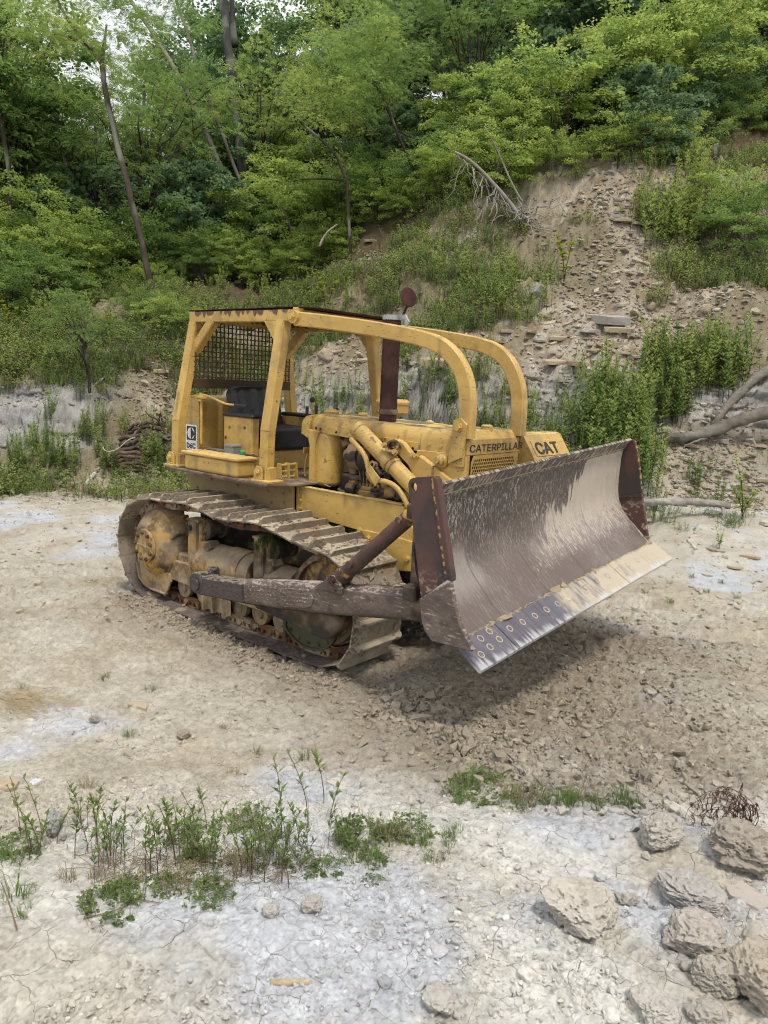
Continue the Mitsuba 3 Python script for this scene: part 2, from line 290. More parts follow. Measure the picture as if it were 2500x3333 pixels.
# undercarriage ------------------------------------------------------------------------------------------
def sprocket(y):
    k = 27; A = np.arange(4*k)*2*PI/(4*k); R = np.where((np.arange(4*k) % 4) < 2, .385, .335)
    g = Polygon(np.c_[R*np.cos(A), R*np.sin(A)])
    for q in range(9): g = g.difference(Polygon(np.c_[.262*math.cos(q*2*PI/9), .262*math.sin(q*2*PI/9)]+[[.048*math.cos(z), .048*math.sin(z)] for z in np.arange(10)*PI/5]))
    m = trimesh.creation.extrude_polygon(g, .07, engine='earcut'); v = np.array(m.vertices); return tm(np.c_[v[:, 0]-.33, y-.035+v[:, 2], v[:, 1]+.49], np.array(m.faces)[:, ::-1])
def roller(x, z, y0, y1, r, fl=.022):
    w = y1-y0; return lathe([(0, 0), (0, r*.45), (w*.06, r*.5), (w*.06, r), (w*.22, r), (w*.24, r-fl), (w*.42, r-fl), (w*.5, r-fl-.01), (w*.58, r-fl), (w*.76, r-fl), (w*.78, r), (w*.94, r), (w*.94, r*.5), (w, r*.45), (w, 0)], (x, y0, z), (0, 1, 0), 22)
for side in (-1, 1):
    far = side > 0; fx = (lambda m: m) if not far else mirror
    def pm(name, m, mat, parent=B, **k): return put(name, fx(cat(m) if isinstance(m, list) else m), mat, parent, **k)
    pm('sprocket', sprocket(-.94), 'link_rust')
    fd = pm('final_drive', [lathe([(0, .10), (0, .36), (.10, .372), (.20, .35), (.27, .285), (.315, .215), (.325, .19), (.325, 0)], (-.34, -.915, .50), (0, -1, 0), 40),
                            beam((-.15, -1.14, .47), (.02, -1.08, .68), .03, .10, .01, (0, -1, 0))], 'under_paint', label='bell-shaped final drive cover' if not far else None)
    pm('hub_cap', [lathe([(0, .165), (.012, .172), (.030, .165), (.036, .145), (.036, 0)], (-.34, -1.238, .50), (0, -1, 0), 36), beam((-.46, -1.272, .505), (-.22, -1.272, .495), .012, .02, .004)], 'under_paint', fd)
    for k in range(9):
        a = k*2*PI/9+.25; pm('bolt', bolt((-.34+.135*math.cos(a), -1.272, .50+.135*math.sin(a)), (0, -1, 0), .016, .022), 'dark_grime', fd)
    rf = pm('roller_frame', [prism([(-.70, .37), (-.40, .385), (.16, .40), (1.25, .41), (1.72, .36), (1.70, .17), (.18, .175), (-.26, .19), (-.50, .21), (-.68, .24)], -1.13, -1.00, 'xz', .012),
                             prism([(-.30, .36), (1.72, .36), (1.70, .17), (-.3, .18)], -.86, -.76, 'xz', .012), box((-.26, -1.105, .36), (.17, -1.0, .475), .02)], 'under_paint')
    pm('spring_housing', [lathe([(0, 0), (0, .17), (.03, .19), (.80, .19), (.84, .178), (.84, 0)], (.22, -.955, .425), (1, 0, 0), 36), lathe([(0, .15), (.02, .162), (.36, .155), (.38, 0)], (1.22, -.955, .43), (1, 0, 0), 30),
                          ribbon([( .80, -.955+.197*math.sin(a), .425+.197*math.cos(a)) for a in np.linspace(-2.2, .6, 16)], .26, .012, (1, 0, 0), .003)], 'under_paint', rf, label='rusty yellow recoil spring tube' if not far else None)
    for x0, z1, bx in ((.18, .835, .49), (1.145, .825, 1.38)):
        cb = pm('carrier_bracket', [box((x0, -1.125, .38), (x0+.125, -1.03, z1), .012), prism([(x0, .38), (x0, .625), (bx-.03, .655), (bx, .60), (bx-.12, .38)], -1.09, -.96, 'xz', .012), box((x0-.01, -1.13, z1-.01), (x0+.18, -.99, z1+.012), .004),
                                    box((x0+.125, -1.09, .60), (x0+.17, -.98, z1), .01)], 'under_paint', rf)
        for z in (z1-.075,): pm('bolt', bolt((x0+.05, -1.125, z), (0, -1, 0), .022, .02), 'dark_grime', rf)
        pm('carrier_roller', roller(x0+.155, z1-.085, -1.06, -.80, .105), 'dark_grime')
    for x in (.05, .36, .62, .90, 1.185, 1.466): pm('track_roller', roller(x, .125, -1.085, -.80, .105), 'under_paint')
    pm('idler', [lathe([(0, .06), (0, .14), (.03, .16), (.035, .325), (0.0, .335), (0.0, .372), (.055, .375), (.06, .395), (.14, .395), (.145, .375), (.20, .372), (.20, .335), (.165, .325), (.17, .16), (.20, .14), (.20, .06)], (1.955, -1.04, .415), (0, 1, 0), 44)], 'under_paint')
    pm('idler', lathe([(-.01, 0), (-.01, .05), (.03, .07), (.03, .30), (.0, .31)], (1.955, -1.03, .415), (0, 1, 0), 30), 'under_paint') if False else None
    arc = [(2.22-.0+.0, .20)]+[(1.90+.31*math.cos(a), .235+.215*math.sin(a)) for a in np.linspace(-.15, -PI+.35, 14)]
    gd = pm('track_guard', [prism([(1.60, .22)]+[(2.20, .23)]+arc[1:]+[(1.60, .12)], -1.150, -1.125, 'xz', .004), ribbon([(x, -1.15, z) for x, z in arc[1:]], .045, .018, (0, 1, 0), .004), box((1.60, -1.17, .04), (1.63, -1.12, .28), .006)], 'dark_green', label='dark green front track guide plate' if not far else None)
    for k in range(7):
        x, z = arc[2+2*min(k, 5)] if k < 6 else (1.615, .2)
        pm('bolt', bolt((x*.94+.11, -1.152, z*.9+.045), (0, -1, 0), .012, .012), 'dark_grime', gd)
    pm('track_guard', [prism([(-.62, .30), (-.60, .12), (-.50, .06), (-.40, .035), (-.14, .032), (-.06, .17), (-.07, .24)], -1.15, -1.125, 'xz', .004), ribbon([(-.63, -1.15, .26), (-.59, -1.15, .11), (-.50, -1.15, .055), (-.38, -1.15, .03), (-.14, -1.15, .03)], .05, .016, (0, 1, 0), .003)], 'under_paint')
    pm('track_guard', [box((.50, -1.145, .03), (.85, -1.12, .17), .004)]+[prism([(x-.012, .03), (x+.02, .03), (x+.008, .20), (x-.012, .20)], -1.20, -1.13, 'xz', .002) for x in (.52, .66, .82)], 'under_paint')
# main frame --------------------------------------------------------------------------------------------------
for side in (-1, 1):
    fx = (lambda m: m) if side < 0 else mirror
    sp = put('side_plate', fx(cat(prism([(1.10, 1.235), (2.36, 1.218), (2.40, 1.10), (2.56, .98), (2.60, .70), (2.20, .64), (2.06, .74), (1.86, .935), (1.10, .975)], -.55, -.525, 'xz', .004),
                        prism([(1.90, .95), (2.30, .95), (2.62, .93), (2.64, .71), (2.22, .655), (2.09, .74)], -.565, -.548, 'xz', .003), box((1.085, -.565, .975), (1.115, -.50, 1.245), .004), box((1.115, -.56, 1.222), (2.34, -.50, 1.234), .003))), 'yellow_paint', B)
    for x, z in ((2.0, .885), (2.22, .765), (2.44, .79), (1.90, .945), (2.52, .91)): put('bolt', fx(bolt((x, -.566, z), (0, -1, 0), .02, .022)), 'yellow_paint', sp)
    for x, z in ((1.14, 1.19), (1.14, 1.10), (1.14, 1.02)): put('bolt', fx(bolt((x, -.552, z), (0, -1, 0), .012, .014)), 'yellow_paint', sp)
    st = put('side_plate', fx(cat(prism([(-.62, 1.245), (1.10, 1.245), (1.10, .965), (-.42, .955), (-.50, 1.05)], -.615, -.59, 'xz', .004), box((-.46, -.59, .80), (-.36, -.5, 1.2), .004))), 'deck_yellow', B)
    for x, z in ((-.40, 1.17), (-.36, 1.04), (-.12, 1.15), (.0, 1.04), (.3, 1.14), (.42, 1.05), (.75, 1.14), (.8, 1.04), (.96, 1.15), (.98, 1.06), (1.05, 1.18)): put('bolt', fx(bolt((x, -.616, z), (0, -1, 0), .012, .012)), 'deck_yellow', st)
put('main_frame', [box((-.45, -.48, .42), (2.55, .48, .96), .02), box((-.50, -1.0, .42), (-.2, 1.0, .60), .04), box((1.3, -.85, .35), (1.5, .85, .5), .02), box((-.55, -.45, .5), (-.3, .45, 1.25), .02)], 'dark_grime', B)
dk = put('deck', [prism([(-.52, -.90), (1.04, -.90), (1.20, -.66), (1.20, .66), (1.04, .90), (-.52, .90)], 1.246, 1.264, 'xy', .002), prism([(-.50, 1.246), (1.03, 1.246), (1.03, 1.232), (-.50, 1.232)], -.892, -.886, 'xz', 0)], 'deck_steel', B, label='worn steel operator deck')
# operator station -----------------------------------------------------------------------------------------------
ft = put('fuel_tank', [], 'yellow_paint') if False else None
def rounded_tank():
    A = np.linspace(0, PI/2, 9); g = [(-.80, 1.27), (-.80, 1.86)]+[(-.74-.06*math.cos(a), 1.90+.08*math.sin(a)) for a in A]+[(-.66+.11*math.sin(a), 1.84+.14*math.cos(a)) for a in A]+[(-.55, 1.27)]
    return prism(g, -.455, .455, 'xz', .02)
ft = put('fuel_tank', [rounded_tank(), box((-.62, -.21, 1.27), (-.50, .40, 1.93), .03), cyl((-.62, .1, 1.97), (-.62, .1, 2.04), .06)], 'yellow_paint', B, smooth=40)
def decal(x0, x1, z0, z1, y): return box((x0, y-.0015, z0), (x1, y+.0015, z1), 0)
yT = -.4580
dc = put('logo_decal', [decal(-.785, -.580, 1.395, 1.665, yT)], 'white_decal', ft, False, 'white sticker with a black square emblem and model letters')
put('emblem', [decal(-.762, -.603, 1.500, 1.648, yT-.003)], 'black_letter', dc[:len(dc)], False) if False else None
put('emblem', [decal(-.762, -.603, 1.500, 1.648, yT-.003)], 'black_letter', ft, False)
def half_disc(cx, cz, rx, rz, a0, a1, y):
    a = np.linspace(a0, a1, 18); return prism([(cx+rx*math.cos(q), cz+rz*math.sin(q)) for q in a], y-.0025, y+.0005, 'xz', 0)
cx, cz, yE = -.682, 1.574, yT-.0055
put('emblem', [half_disc(cx-.006, cz, .058, .060, PI/2, 3*PI/2, yE), half_disc(cx+.008, cz+.010, .050, .050, 0, PI/2, yE), half_disc(cx+.008, cz-.012, .050, .048, -PI/2, 0, yE)], 'white_decal', ft, False)
def lettering(text, height, bold=True, sx=1.0, depth=.003):
    m = meshkit.text_mesh(text, height, depth, bold); v = np.array(m.vertices); v[:, 0] -= v[:, 0].min(); v[:, 0] *= sx; return v, np.array(m.faces)
v, f = lettering('D6C', .055); v[:, 0] *= .150/v[:, 0].max()
put('lettering', tm(np.c_[-.760+v[:, 0], yT-.003-v[:, 2], 1.412+v[:, 1]], f), 'black_letter', ft, False)
# right armrest box, seat
sb = put('seat', [box((-.12, -.47, 1.264), (.33, -.37, 1.80), .012), box((-.08, -.37, 1.264), (.42, .32, 1.49), .02), box((-.12, .32, 1.264), (.33, .42, 1.80), .012)], 'yellow_paint', B, label='operator seat with cracked black vinyl cushions')
for x, z in ((-.02, 1.69), (.22, 1.70), (-.08, 1.58)): put('bolt', bolt((x, -.471, z), (0, -1, 0), .012, .008), 'dark_grime', sb)
put('armrest', box((-.13, -.49, 1.80), (.36, -.36, 1.838), .016), 'black_vinyl', sb); put('armrest', box((-.13, .31, 1.80), (.36, .44, 1.838), .016), 'black_vinyl', sb)
def cushion(lo, hi, r, ax, seed):
    lo, hi = np.array(lo, float), np.array(hi, float); ico = trimesh.creation.icosphere(2, r).vertices
    m = hull(np.vstack([ico+np.where(c, hi-r, lo+r) for c in np.ndindex(2, 2, 2)])); v, f = trimesh.remesh.subdivide_to_size(m.vertices, m.faces, .06); m = trimesh.Trimesh(v, f); m.merge_vertices()
    v = np.array(m.vertices); v += unit_n(m)*(.010*(meshkit.noise(v*7+seed*3.3)-.5))[:, None]; return tm(v, m.faces)
def unit_n(m): return np.array(m.vertex_normals)
put('cushion', cushion((-.06, -.34, 1.48), (.46, .31, 1.71), .04, 2, 1), 'black_vinyl', sb, True)
bk = cushion((-.17, -.36, 1.62), (-.02, .31, 2.11), .06, 0, 2); v = np.array(bk.vertices); v[:, 0] -= .20*(v[:, 2]-1.62); v[:, 0] += .010*np.sin(v[:, 1]*38)*(v[:, 2] > 1.85); v[:, 2] -= .8*(np.abs(v[:, 1]+.02)/.34)**4*.06*(v[:, 2] > 1.95)
put('backrest', tm(v, bk.faces), 'black_vinyl', sb, True)
put('control_rod', [tube(smooth_path([(-.45, -.60, 1.985), (-.20, -.58, 1.985), (.02, -.56, 1.93), (.16, -.55, 1.925)], 18), .010), box((-.44, -.64, 1.96), (-.24, -.57, 1.99), .006), cyl((-.31, -.605, 1.965), (-.31, -.605, 1.50), .014), cyl((-.31, -.605, 1.955), (-.31, -.605, 1.935), .038), cyl((-.33, -.60, 1.985), (-.33, -.60, 2.005), .016, 8)], 'yellow_paint', B)
put('hand_grip', cyl((.16, -.55, 1.925), (.33, -.54, 1.922), .013), 'black_vinyl', B)
cs = put('console', [box((-.22, -.72, 1.264), (.48, -.48, 1.437), .014)], 'yellow_paint', B); put('bolt', bolt((-.03, -.721, 1.385), (0, -1, 0), .013, .012), 'dark_grime', cs)
tb = put('tool_box', cushion((-.215, -.885, 1.266), (.62, -.655, 1.42), .032, 0, 3), 'yellow_paint', B, True, 'dented yellow tool box on the deck edge')
put('lid', [prism([(-.235, -.91), (.61, -.91), (.645, -.885), (.645, -.66), (.61, -.64), (-.235, -.64)], 1.422, 1.452, 'xy', .008)], 'yellow_paint', tb)
pd = put('pedal', [box((.80, -.55, 1.38), (.835, -.33, 1.40), .004)]+[prism([(.78, 1.265), (.86, 1.265), (.85, 1.41), (.80, 1.41)], y-.008, y+.008, 'xz', .002) for y in (-.545, -.44, -.335)]+[box((.80, -.55, 1.268), (.83, -.33, 1.285), .003), box((.805, -.55, 1.325), (.825, -.33, 1.34), .003)], 'yellow_paint', B)
put('pedal', [box((.88, -.30, 1.50), (.90, -.17, 1.56), .006), tube(smooth_path([(.89, -.23, 1.50), (.86, -.24, 1.38), (.90, -.27, 1.27)], 10), .011)], 'yellow_paint', B); put('pedal', [box((.93, -.17, 1.46), (.95, -.06, 1.55), .006), tube(smooth_path([(.94, -.12, 1.47), (.93, -.16, 1.40), (1.0, -.2, 1.30)], 10), .014)], 'yellow_paint', B)
for x, y, z0, z1, kn in ((.69, 0.0, 1.5, 1.985, 1), (.64, -.02, 1.5, 1.94, 0), (.72, .03, 1.5, 1.95, 0), (.80, .25, 1.6, 1.93, 0)):
    lv = put('lever', cyl((x, y, z0), (x, y, z1), .009 if kn else .016, 10), 'yellow_paint' if kn else 'black_vinyl', B)
    if kn: put('knob', trimesh.creation.icosphere(2, .028).apply_translation((x, y, z1+.02)), 'dark_grime', lv, True)
# canopy ---------------------------------------------------------------------------------------------------------
cn = B+'__canopy'; lab(cn, 'yellow steel canopy with rust-run roof edge and curved sweep bars')
put('roof_frame', [beam((-.45, s*.62, 2.775), (1.13, s*.62, 2.763), .075, .105, .008) for s in (-1, 1)]+[beam((x, -.58, 2.775), (x, .58, 2.775), .08, .10, .008) for x in (-.41, 1.06)]+[box((1.10, s*.63-.05, 2.69), (1.14, s*.63+.05, 2.83), .006) for s in (-1, 1)], 'canopy_paint', cn)
put('roof_sheet', [prism([(-.46, -.66), (1.10, -.66), (1.25, -.60), (1.25, .60), (1.10, .66), (-.46, .66)], 2.832, 2.840, 'xy', .002)], 'pipe_rust', cn, label='rusty flat roof sheet')
for s in (-1, 1):
    for x0, top in ((.915, .912), (-.455, -.405)):
        A, M_, Z_ = (x0, s*.785, 1.272), (x0+.012, s*.785, 1.73), (top, s*.605, 2.72)
        put('post', [ribbon([A, M_], .11, .105, (1, 0, 0), .012), ribbon([np.array(M_)-[0, 0, .005], Z_], .112, .107, (1, 0, 0), .012)], 'canopy_paint', cn)
        ft_ = put('post_foot', [prism([(x0-.085, 1.285), (x0+.03, 1.285), (x0+.03, 1.37), (x0+.0, 1.41), (x0-.05, 1.41), (x0-.085, 1.37)], s*.845, s*.865, 'xz', .003), box((x0-.10, s*.70, 1.264), (x0+.15, s*.885, 1.286), .004), box((x0+.055, s*.74, 1.28), (x0+.09, s*.83, 1.40), .003)], 'yellow_paint', cn)
        put('bolt', bolt((x0-.03, s*.866, 1.35), (0, s, 0), .022, .028), 'yellow_paint', ft_) if False else put('bolt', bolt((x0-.03, s*.866, 1.35), (0, s, 0), .022, .028), 'yellow_paint', cn)
    put('knee_brace', ribbon([(-.43, s*.618, 2.42), (-.08, s*.618, 2.745)], .09, .10, (0, 1, 0), .01), 'canopy_paint', cn)
    put('knee_brace', prism([(.70, 2.715), (.86, 2.715), (.88, 2.52), (.855, 2.52)], s*.66, s*.60, 'xz', .004), 'canopy_paint', cn)
    top = np.array([(1.12, 2.794), (1.601, 2.751), (2.158, 2.679), (2.38, 2.640), (2.53, 2.598), (2.631, 2.548), (2.75, 2.440), (2.827, 2.317), (2.872, 2.169), (2.886, 2.0), (2.886, 1.815)])
    P = smooth_path(top, 48); t = np.gradient(P, axis=0); t /= np.linalg.norm(t, axis=1, keepdims=True); mid = P+np.c_[t[:, 1], -t[:, 0]]*.062
    yy = np.interp(mid[:, 0], [1.1, 2.75], [.640, .395])
    put('sweep_bar', ribbon(np.c_[mid[:, 0], s*yy, mid[:, 1]], .085, .124, (0, 1, 0), .010), 'yellow_paint', cn)
    put('flange', [cyl((1.13, s*.655, 2.745), (1.13, s*.705, 2.745), .058, 24), bolt((1.13, s*.705, 2.745), (0, s, 0), .026, .03)], 'canopy_paint', cn)
    # brackets that hold the sweep bars on the radiator guard
    put('sweep_bracket', [prism([(2.70, 1.60), (2.83, 1.66), (2.86, 1.92), (2.80, 1.97), (2.73, 1.95)], s*(.43), s*(.452), 'xz', .003), box((2.73, s*.40, 1.58), (2.83, s*.43, 1.825), .006)], 'yellow_paint', cn)
    put('bolt', [bolt((2.785, s*.452, 1.895), (0, s, 0), .028, .034)], 'yellow_paint', cn)
put('crossbeam', beam((-.37, -.66, 2.115), (-.37, .66, 2.115), .05, .095, .004), 'rust_beam', cn)
W = [beam((-.36, y, 2.155), (-.36, y, 2.73), .0105, .0105, 0, (0, 1, 0)) for y in np.arange(-.64, .65, .0515)]+[beam((-.36, -.66, z), (-.36, .66, z), .0105, .0105, 0) for z in np.arange(2.18, 2.73, .0515)]
put('wire_mesh', W, 'wire_rust', cn, False, 'rusty square wire mesh rear screen')
# hood, nose, engine ------------------------------------------------------------------------------------------------
def hood_section(x0, x1, z0, z1, w, low, r=.10):
    """A hood with rounded shoulders from x0 to x1, top z0 to z1."""
    out = []
    for x, z in ((x0, z0), (x1, z1)):
        lo = low; a = np.linspace(0, PI/2, 8)
        ring = [(-w, lo)]+[(-w+r-r*math.cos(q), z-r+r*math.sin(q)) for q in a]+[(w-r+r*math.sin(q), z-r+r*math.cos(q)) for q in a]+[(w, lo)]
        out.append([(x, y, zz) for y, zz in ring])
    n = len(out[0]); V = np.array(out[0]+out[1]); i = np.arange(n-1)
    F = np.vstack([np.c_[i, i+1, n+i+1], np.c_[i, n+i+1, n+i]])
    cap = [[0, k+1, k] for k in range(1, n-1)]+[[n, n+k, n+k+1] for k in range(1, n-1)]
    m = tm(V, np.vstack([F, cap])); trimesh.repair.fix_normals(m); return m
def hood_shell(x0, x1, z0, z1, w, low, r=.10, t=.012):
    m = manifold3d.Manifold
    def mf(a): return m(manifold3d.Mesh(np.asarray(a.vertices, np.float32), np.asarray(a.faces, np.uint32)))
    a = trimesh.convex.convex_hull(hood_section(x0, x1, z0, z1, w, low, r)); b = trimesh.convex.convex_hull(hood_section(x0-.01, x1+.01, z0-t, z1-t, w-t, low-.02, r-t*.5))
    q = (mf(a)-mf(b)).to_mesh(); return tm(np.array(q.vert_properties)[:, :3], np.array(q.tri_verts))
hd = put('hood', [hood_shell(1.075, 2.36, 1.885, 1.862, .375, 1.715, .10)], 'yellow_paint', B, 35, 'faded yellow engine hood with scorched top')
for s in (-1, 1): put('side_strip', prism([(1.11, 1.80), (1.11, 1.735), (1.60, 1.705), (2.30, 1.665), (2.34, 1.68), (2.34, 1.735), (1.60, 1.765)], s*.374, s*.382, 'xz', .002), 'yellow_paint', hd)
for x in (1.14, 1.2, 1.40, 1.58, 1.95, 2.20, 2.29): put('bolt', cyl((x, -.380, 1.768-.072*(x-1.1)), (x, -.386, 1.768-.072*(x-1.1)), .012, 10), 'pipe_rust', hd)
put('filler_cap', [lathe([(-.03, .062), (.045, .062), (.045, .074), (.062, .072), (.066, .05), (.074, .02), (.080, 0)], (1.06, -.10, 1.865), (0, 0, 1), 24)], 'yellow_paint', hd, 40)
put('filler_cap', lathe([(-.03, .04), (.02, .04), (.02, .05), (.04, .045), (.045, 0)], (1.29, .10, 1.875), (0, 0, 1), 18), 'yellow_paint', hd, 40)
put('cowl', [hood_section(.965, 1.07, 1.872, 1.89, .40, 1.70, .10), prism([(.965, 1.80), (1.07, 1.82), (1.07, 1.70), (1.045, 1.665), (.965, 1.70)], -.40, .40, 'xz', .006)]+
    [prism([(1.078, 1.75), (1.21, 1.74), (1.18, 1.655), (1.166, 1.60), (1.166, 1.245), (1.095, 1.245), (1.095, 1.60), (1.075, 1.665)], s*.38, s*.42, 'xz', .004) for s in (-1, 1)], 'yellow_paint', B)
put('bulkhead', [box((1.06, -.37, 1.25), (1.08, .37, 1.80), .003)], 'yellow_paint', B)
h2 = put('hood', [hood_shell(2.37, 2.675, 1.862, 1.872, .385, 1.675, .10)], 'yellow_paint', B, 35)
for x, z in ((2.46, 1.73), (2.58, 1.725), (2.65, 1.715)): put('bolt', bolt((x, -.386, z), (0, -1, 0), .013, .010), 'yellow_paint', h2)
rg = B+'__radiator_guard'; lab(rg, 'yellow radiator guard with faded black lettering and a honeycomb grille')
put('shell', [hull(np.vstack([np.array(hood_section(2.66, 2.80, 1.875, 1.868, .40, 1.678, .09).vertices), np.array(hood_section(2.80, 2.845, 1.868, 1.80, .40, 1.678, .09).vertices)])), prism([(2.34, 1.675), (2.68, 1.68), (2.70, 1.00), (2.34, 1.00)], -.395, -.36, 'xz', .004), prism([(2.34, 1.675), (2.68, 1.68), (2.70, 1.00), (2.34, 1.00)], .36, .395, 'xz', .004),
              box((2.66, -.40, .95), (2.845, -.345, 1.682), .012), box((2.66, .345, .95), (2.845, .40, 1.682), .012), box((2.66, -.36, 1.0), (2.785, .36, 1.69), .01), box((2.6, -.40, .80), (2.845, .40, 1.02), .01)], 'yellow_paint', rg, 40)
v, f = lettering('CATERPILLAR', .058, False); v[:, 0] *= .82/v[:, 0].max()
put('lettering', tm(np.c_[2.8465+v[:, 2], -.365+v[:, 0], 1.702+v[:, 1]], f), 'black_letter', rg, False)
# honeycomb grille: a sheet with real holes
g = Polygon([(-.345, 1.30), (.345, 1.30), (.345, 1.672), (-.30, 1.672), (-.33, 1.62)]); holes = []
for r_ in range(12):
    for c_ in range(22):
        y, z = -.325+c_*.031+(r_ % 2)*.0155, 1.325+r_*.0275
        a = np.arange(6)*PI/3+PI/6; h = Polygon(np.c_[y+.0132*np.cos(a), z+.0150*np.sin(a)])
        if g.buffer(-.006).contains(h): holes.append(h.exterior.coords)
gm = trimesh.creation.extrude_polygon(Polygon(g.exterior.coords, holes), .005, engine='earcut'); v = np.array(gm.vertices)
put('grille', tm(np.c_[2.842+v[:, 2], v[:, 0], v[:, 1]], gm.faces), 'yellow_paint', rg, False, 'honeycomb grille'); put('radiator_core', box((2.795, -.34, 1.05), (2.81, .34, 1.665), 0), 'dark_grime', rg, False)
put('cap', [lathe([(0, .05), (.04, .05), (.05, .03), (.05, 0)], (2.76, .0, 1.86), (0, 0, 1), 16)], 'yellow_paint', rg)
# letter plate beside the nose
gp = put('guard_plate', [hull([(x, y, z) for y in (.50, 1.20) for x, z in ((2.68, 1.40), (3.09, 1.40), (2.84, 1.785), (2.82, 1.812), (2.79, 1.825), (2.68, 1.825))])], 'yellow_paint', B, label='yellow guard box with raised letters beside the nose')
def on_plate(y, z, h):   # the plate's tilted front
    x = 3.09-.25*(z-1.40)/.385+h; return x
v, f = lettering('CAT', .090, sx=1.0); v[:, 0] *= .41/v[:, 0].max()
zz = 1.657+v[:, 1]; put('lettering', tm(np.c_[on_plate(0, zz, .0095)+v[:, 2]*2, .60+v[:, 0], zz], f), 'black_letter', gp, False)
put('letter_panel', hull([(on_plate(0, z, h), y, z) for z in (1.635, 1.765) for y in (.565, 1.06) for h in (0, .008)]), 'yellow_paint', gp, False)
# exhaust
ex = put('exhaust_pipe', [cyl((1.80, -.14, 1.80), (1.80, -.14, 2.78), .078, 28)], 'pipe_rust', B, 40, 'tall rusty exhaust pipe with open rain cap')
put('clamp', [lathe([(0, .08), (0, .088), (.045, .088), (.045, .08)], (1.80, -.14, 1.935), (0, 0, 1), 24), box((1.71, -.20, 1.945), (1.73, -.16, 1.975), .004)], 'dark_grime', ex); put('bolt', trimesh.creation.icosphere(1, .011).apply_translation((1.745, -.205, 1.96)), 'grey_metal', ex)
put('collar', [lathe([(-.02, .079), (-.02, .086), (.02, .086), (.02, .079)], (1.80, -.14, 2.775), (0, 0, 1), 26), prism([(1.86, 2.80), (1.95, 2.80), (1.99, 2.74), (1.955, 2.66), (1.94, 2.76), (1.87, 2.765)], -.15, -.13, 'xz', .002)], 'grey_metal', ex)
fl = lathe([(-.004, 0), (-.004, .080), (0, .086), (.006, .08), (.012, .04), (.012, 0)], (1.965, -.135, 2.945), (.93, -.28, .20), 28)
put('rain_cap', [fl, tube([(1.955, -.14, 2.87), (1.935, -.14, 2.83), (1.92, -.14, 2.79)], .010, 8)], 'pipe_rust', ex, 40, 'round rusty rain cap flipped open')
put('air_cleaner', [lathe([(-.34, .06), (-.02, .06), (0.0, .145), (.02, .165), (.10, .165), (.105, .175), (.125, .175), (.15, .15), (.155, 0)], (1.32, .5, 1.90), (0, 0, 1), 30)], 'yellow_paint', B, 40)
# engine bay
en = B+'__engine'; lab(en, 'grimy exposed diesel engine under the hood')
put('block', [box((1.30, -.24, 1.0), (2.34, .24, 1.36), .02), box((1.40, -.20, 1.36), (2.30, .22, 1.60), .02)]+[box((1.45+.14*k, -.25, 1.36), (1.53+.14*k, -.20, 1.56), .01) for k in range(6)], 'dark_grime', en)
oc = put('oil_tank', [lathe([(0, 0), (0, .08), (.02, .125), (.05, .14), (.48, .14), (.50, .13), (.50, 0)], (1.20, -.26, 1.22), (0, 0, 1), 32), box((1.10, -.335, 1.24), (1.12, -.24, 1.70), .004)], 'yellow_paint', en, 40, 'upright yellow cylindrical tank')
for k in range(8): put('bolt', bolt((1.11, -.338, 1.28+.056*k), (0, -1, 0), .012, .012), 'dark_grime', oc)
put('turbo_housing', [lathe([(0, 0), (0, .055), (.04, .075), (.07, .125), (.12, .14), (.17, .13), (.18, .10), (.18, 0)], (1.46, -.30, 1.55), (1, .18, 0), 30), cyl((1.47, -.27, 1.60), (1.36, -.22, 1.70), .055)], 'engine_grime', en, 40)
put('turbo_housing', [lathe([(0, .05), (0, .11), (.09, .125), (.12, .10), (.12, 0)], (1.65, -.28, 1.53), (1, .18, 0), 28)], 'dark_grime', en, 40)
put('fuel_pump', [box((1.60, -.34, 1.18), (1.90, -.24, 1.25), .01), box((1.62, -.335, 1.25), (1.88, -.25, 1.285), .008), lathe([(0, 0), (0, .06), (.12, .075), (.12, 0)], (1.50, -.29, 1.235), (1, 0, 0), 20), box((1.52, -.33, 1.29), (1.60, -.24, 1.32), .01), cyl((1.93, -.30, 1.15), (1.93, -.30, 1.33), .04, 16)]+[cyl((1.645+.042*k, -.30, 1.28), (1.645+.042*k, -.30, 1.31), .014, 10) for k in range(6)], 'engine_grime', en)
for k in range(6): put('fuel_line', tube(smooth_path([(1.645+.042*k, -.30, 1.31), (1.65+.04*k, -.31, 1.36), (1.58+.07*k, -.27, 1.44), (1.52+.11*k, -.23, 1.53)], 16), .006, 6), 'engine_grime', en, 60)
put('fuel_line', tube(smooth_path([(1.74, -.28, 1.47), (1.75, -.33, 1.40), (1.80, -.32, 1.33), (1.82, -.27, 1.30)], 14), .014, 8), 'engine_grime', en, 60)
put('starter_motor', [lathe([(0, 0), (0, .055), (.03, .07), (.28, .07), (.30, .05), (.30, 0)], (2.0, -.335, 1.265), (1, .05, .0), 24), lathe([(.06, .073), (.10, .076), (.10, .07)], (2.0, -.335, 1.265), (1, .05, 0), 24), box((2.10, -.41, 1.25), (2.14, -.38, 1.30), .004)], 'engine_grime', en, 40)
put('hose', tube(smooth_path([(1.40, -.33, 1.22), (1.48, -.32, 1.20), (1.56, -.30, 1.24)], 10), .016, 8), 'dark_grime', en, 60)
put('wire', tube(smooth_path([(1.12, -.36, 1.42), (1.20, -.38, 1.30), (1.28, -.37, 1.245), (1.33, -.36, 1.235)], 14), .004, 5), 'weld_pale', en, 60)
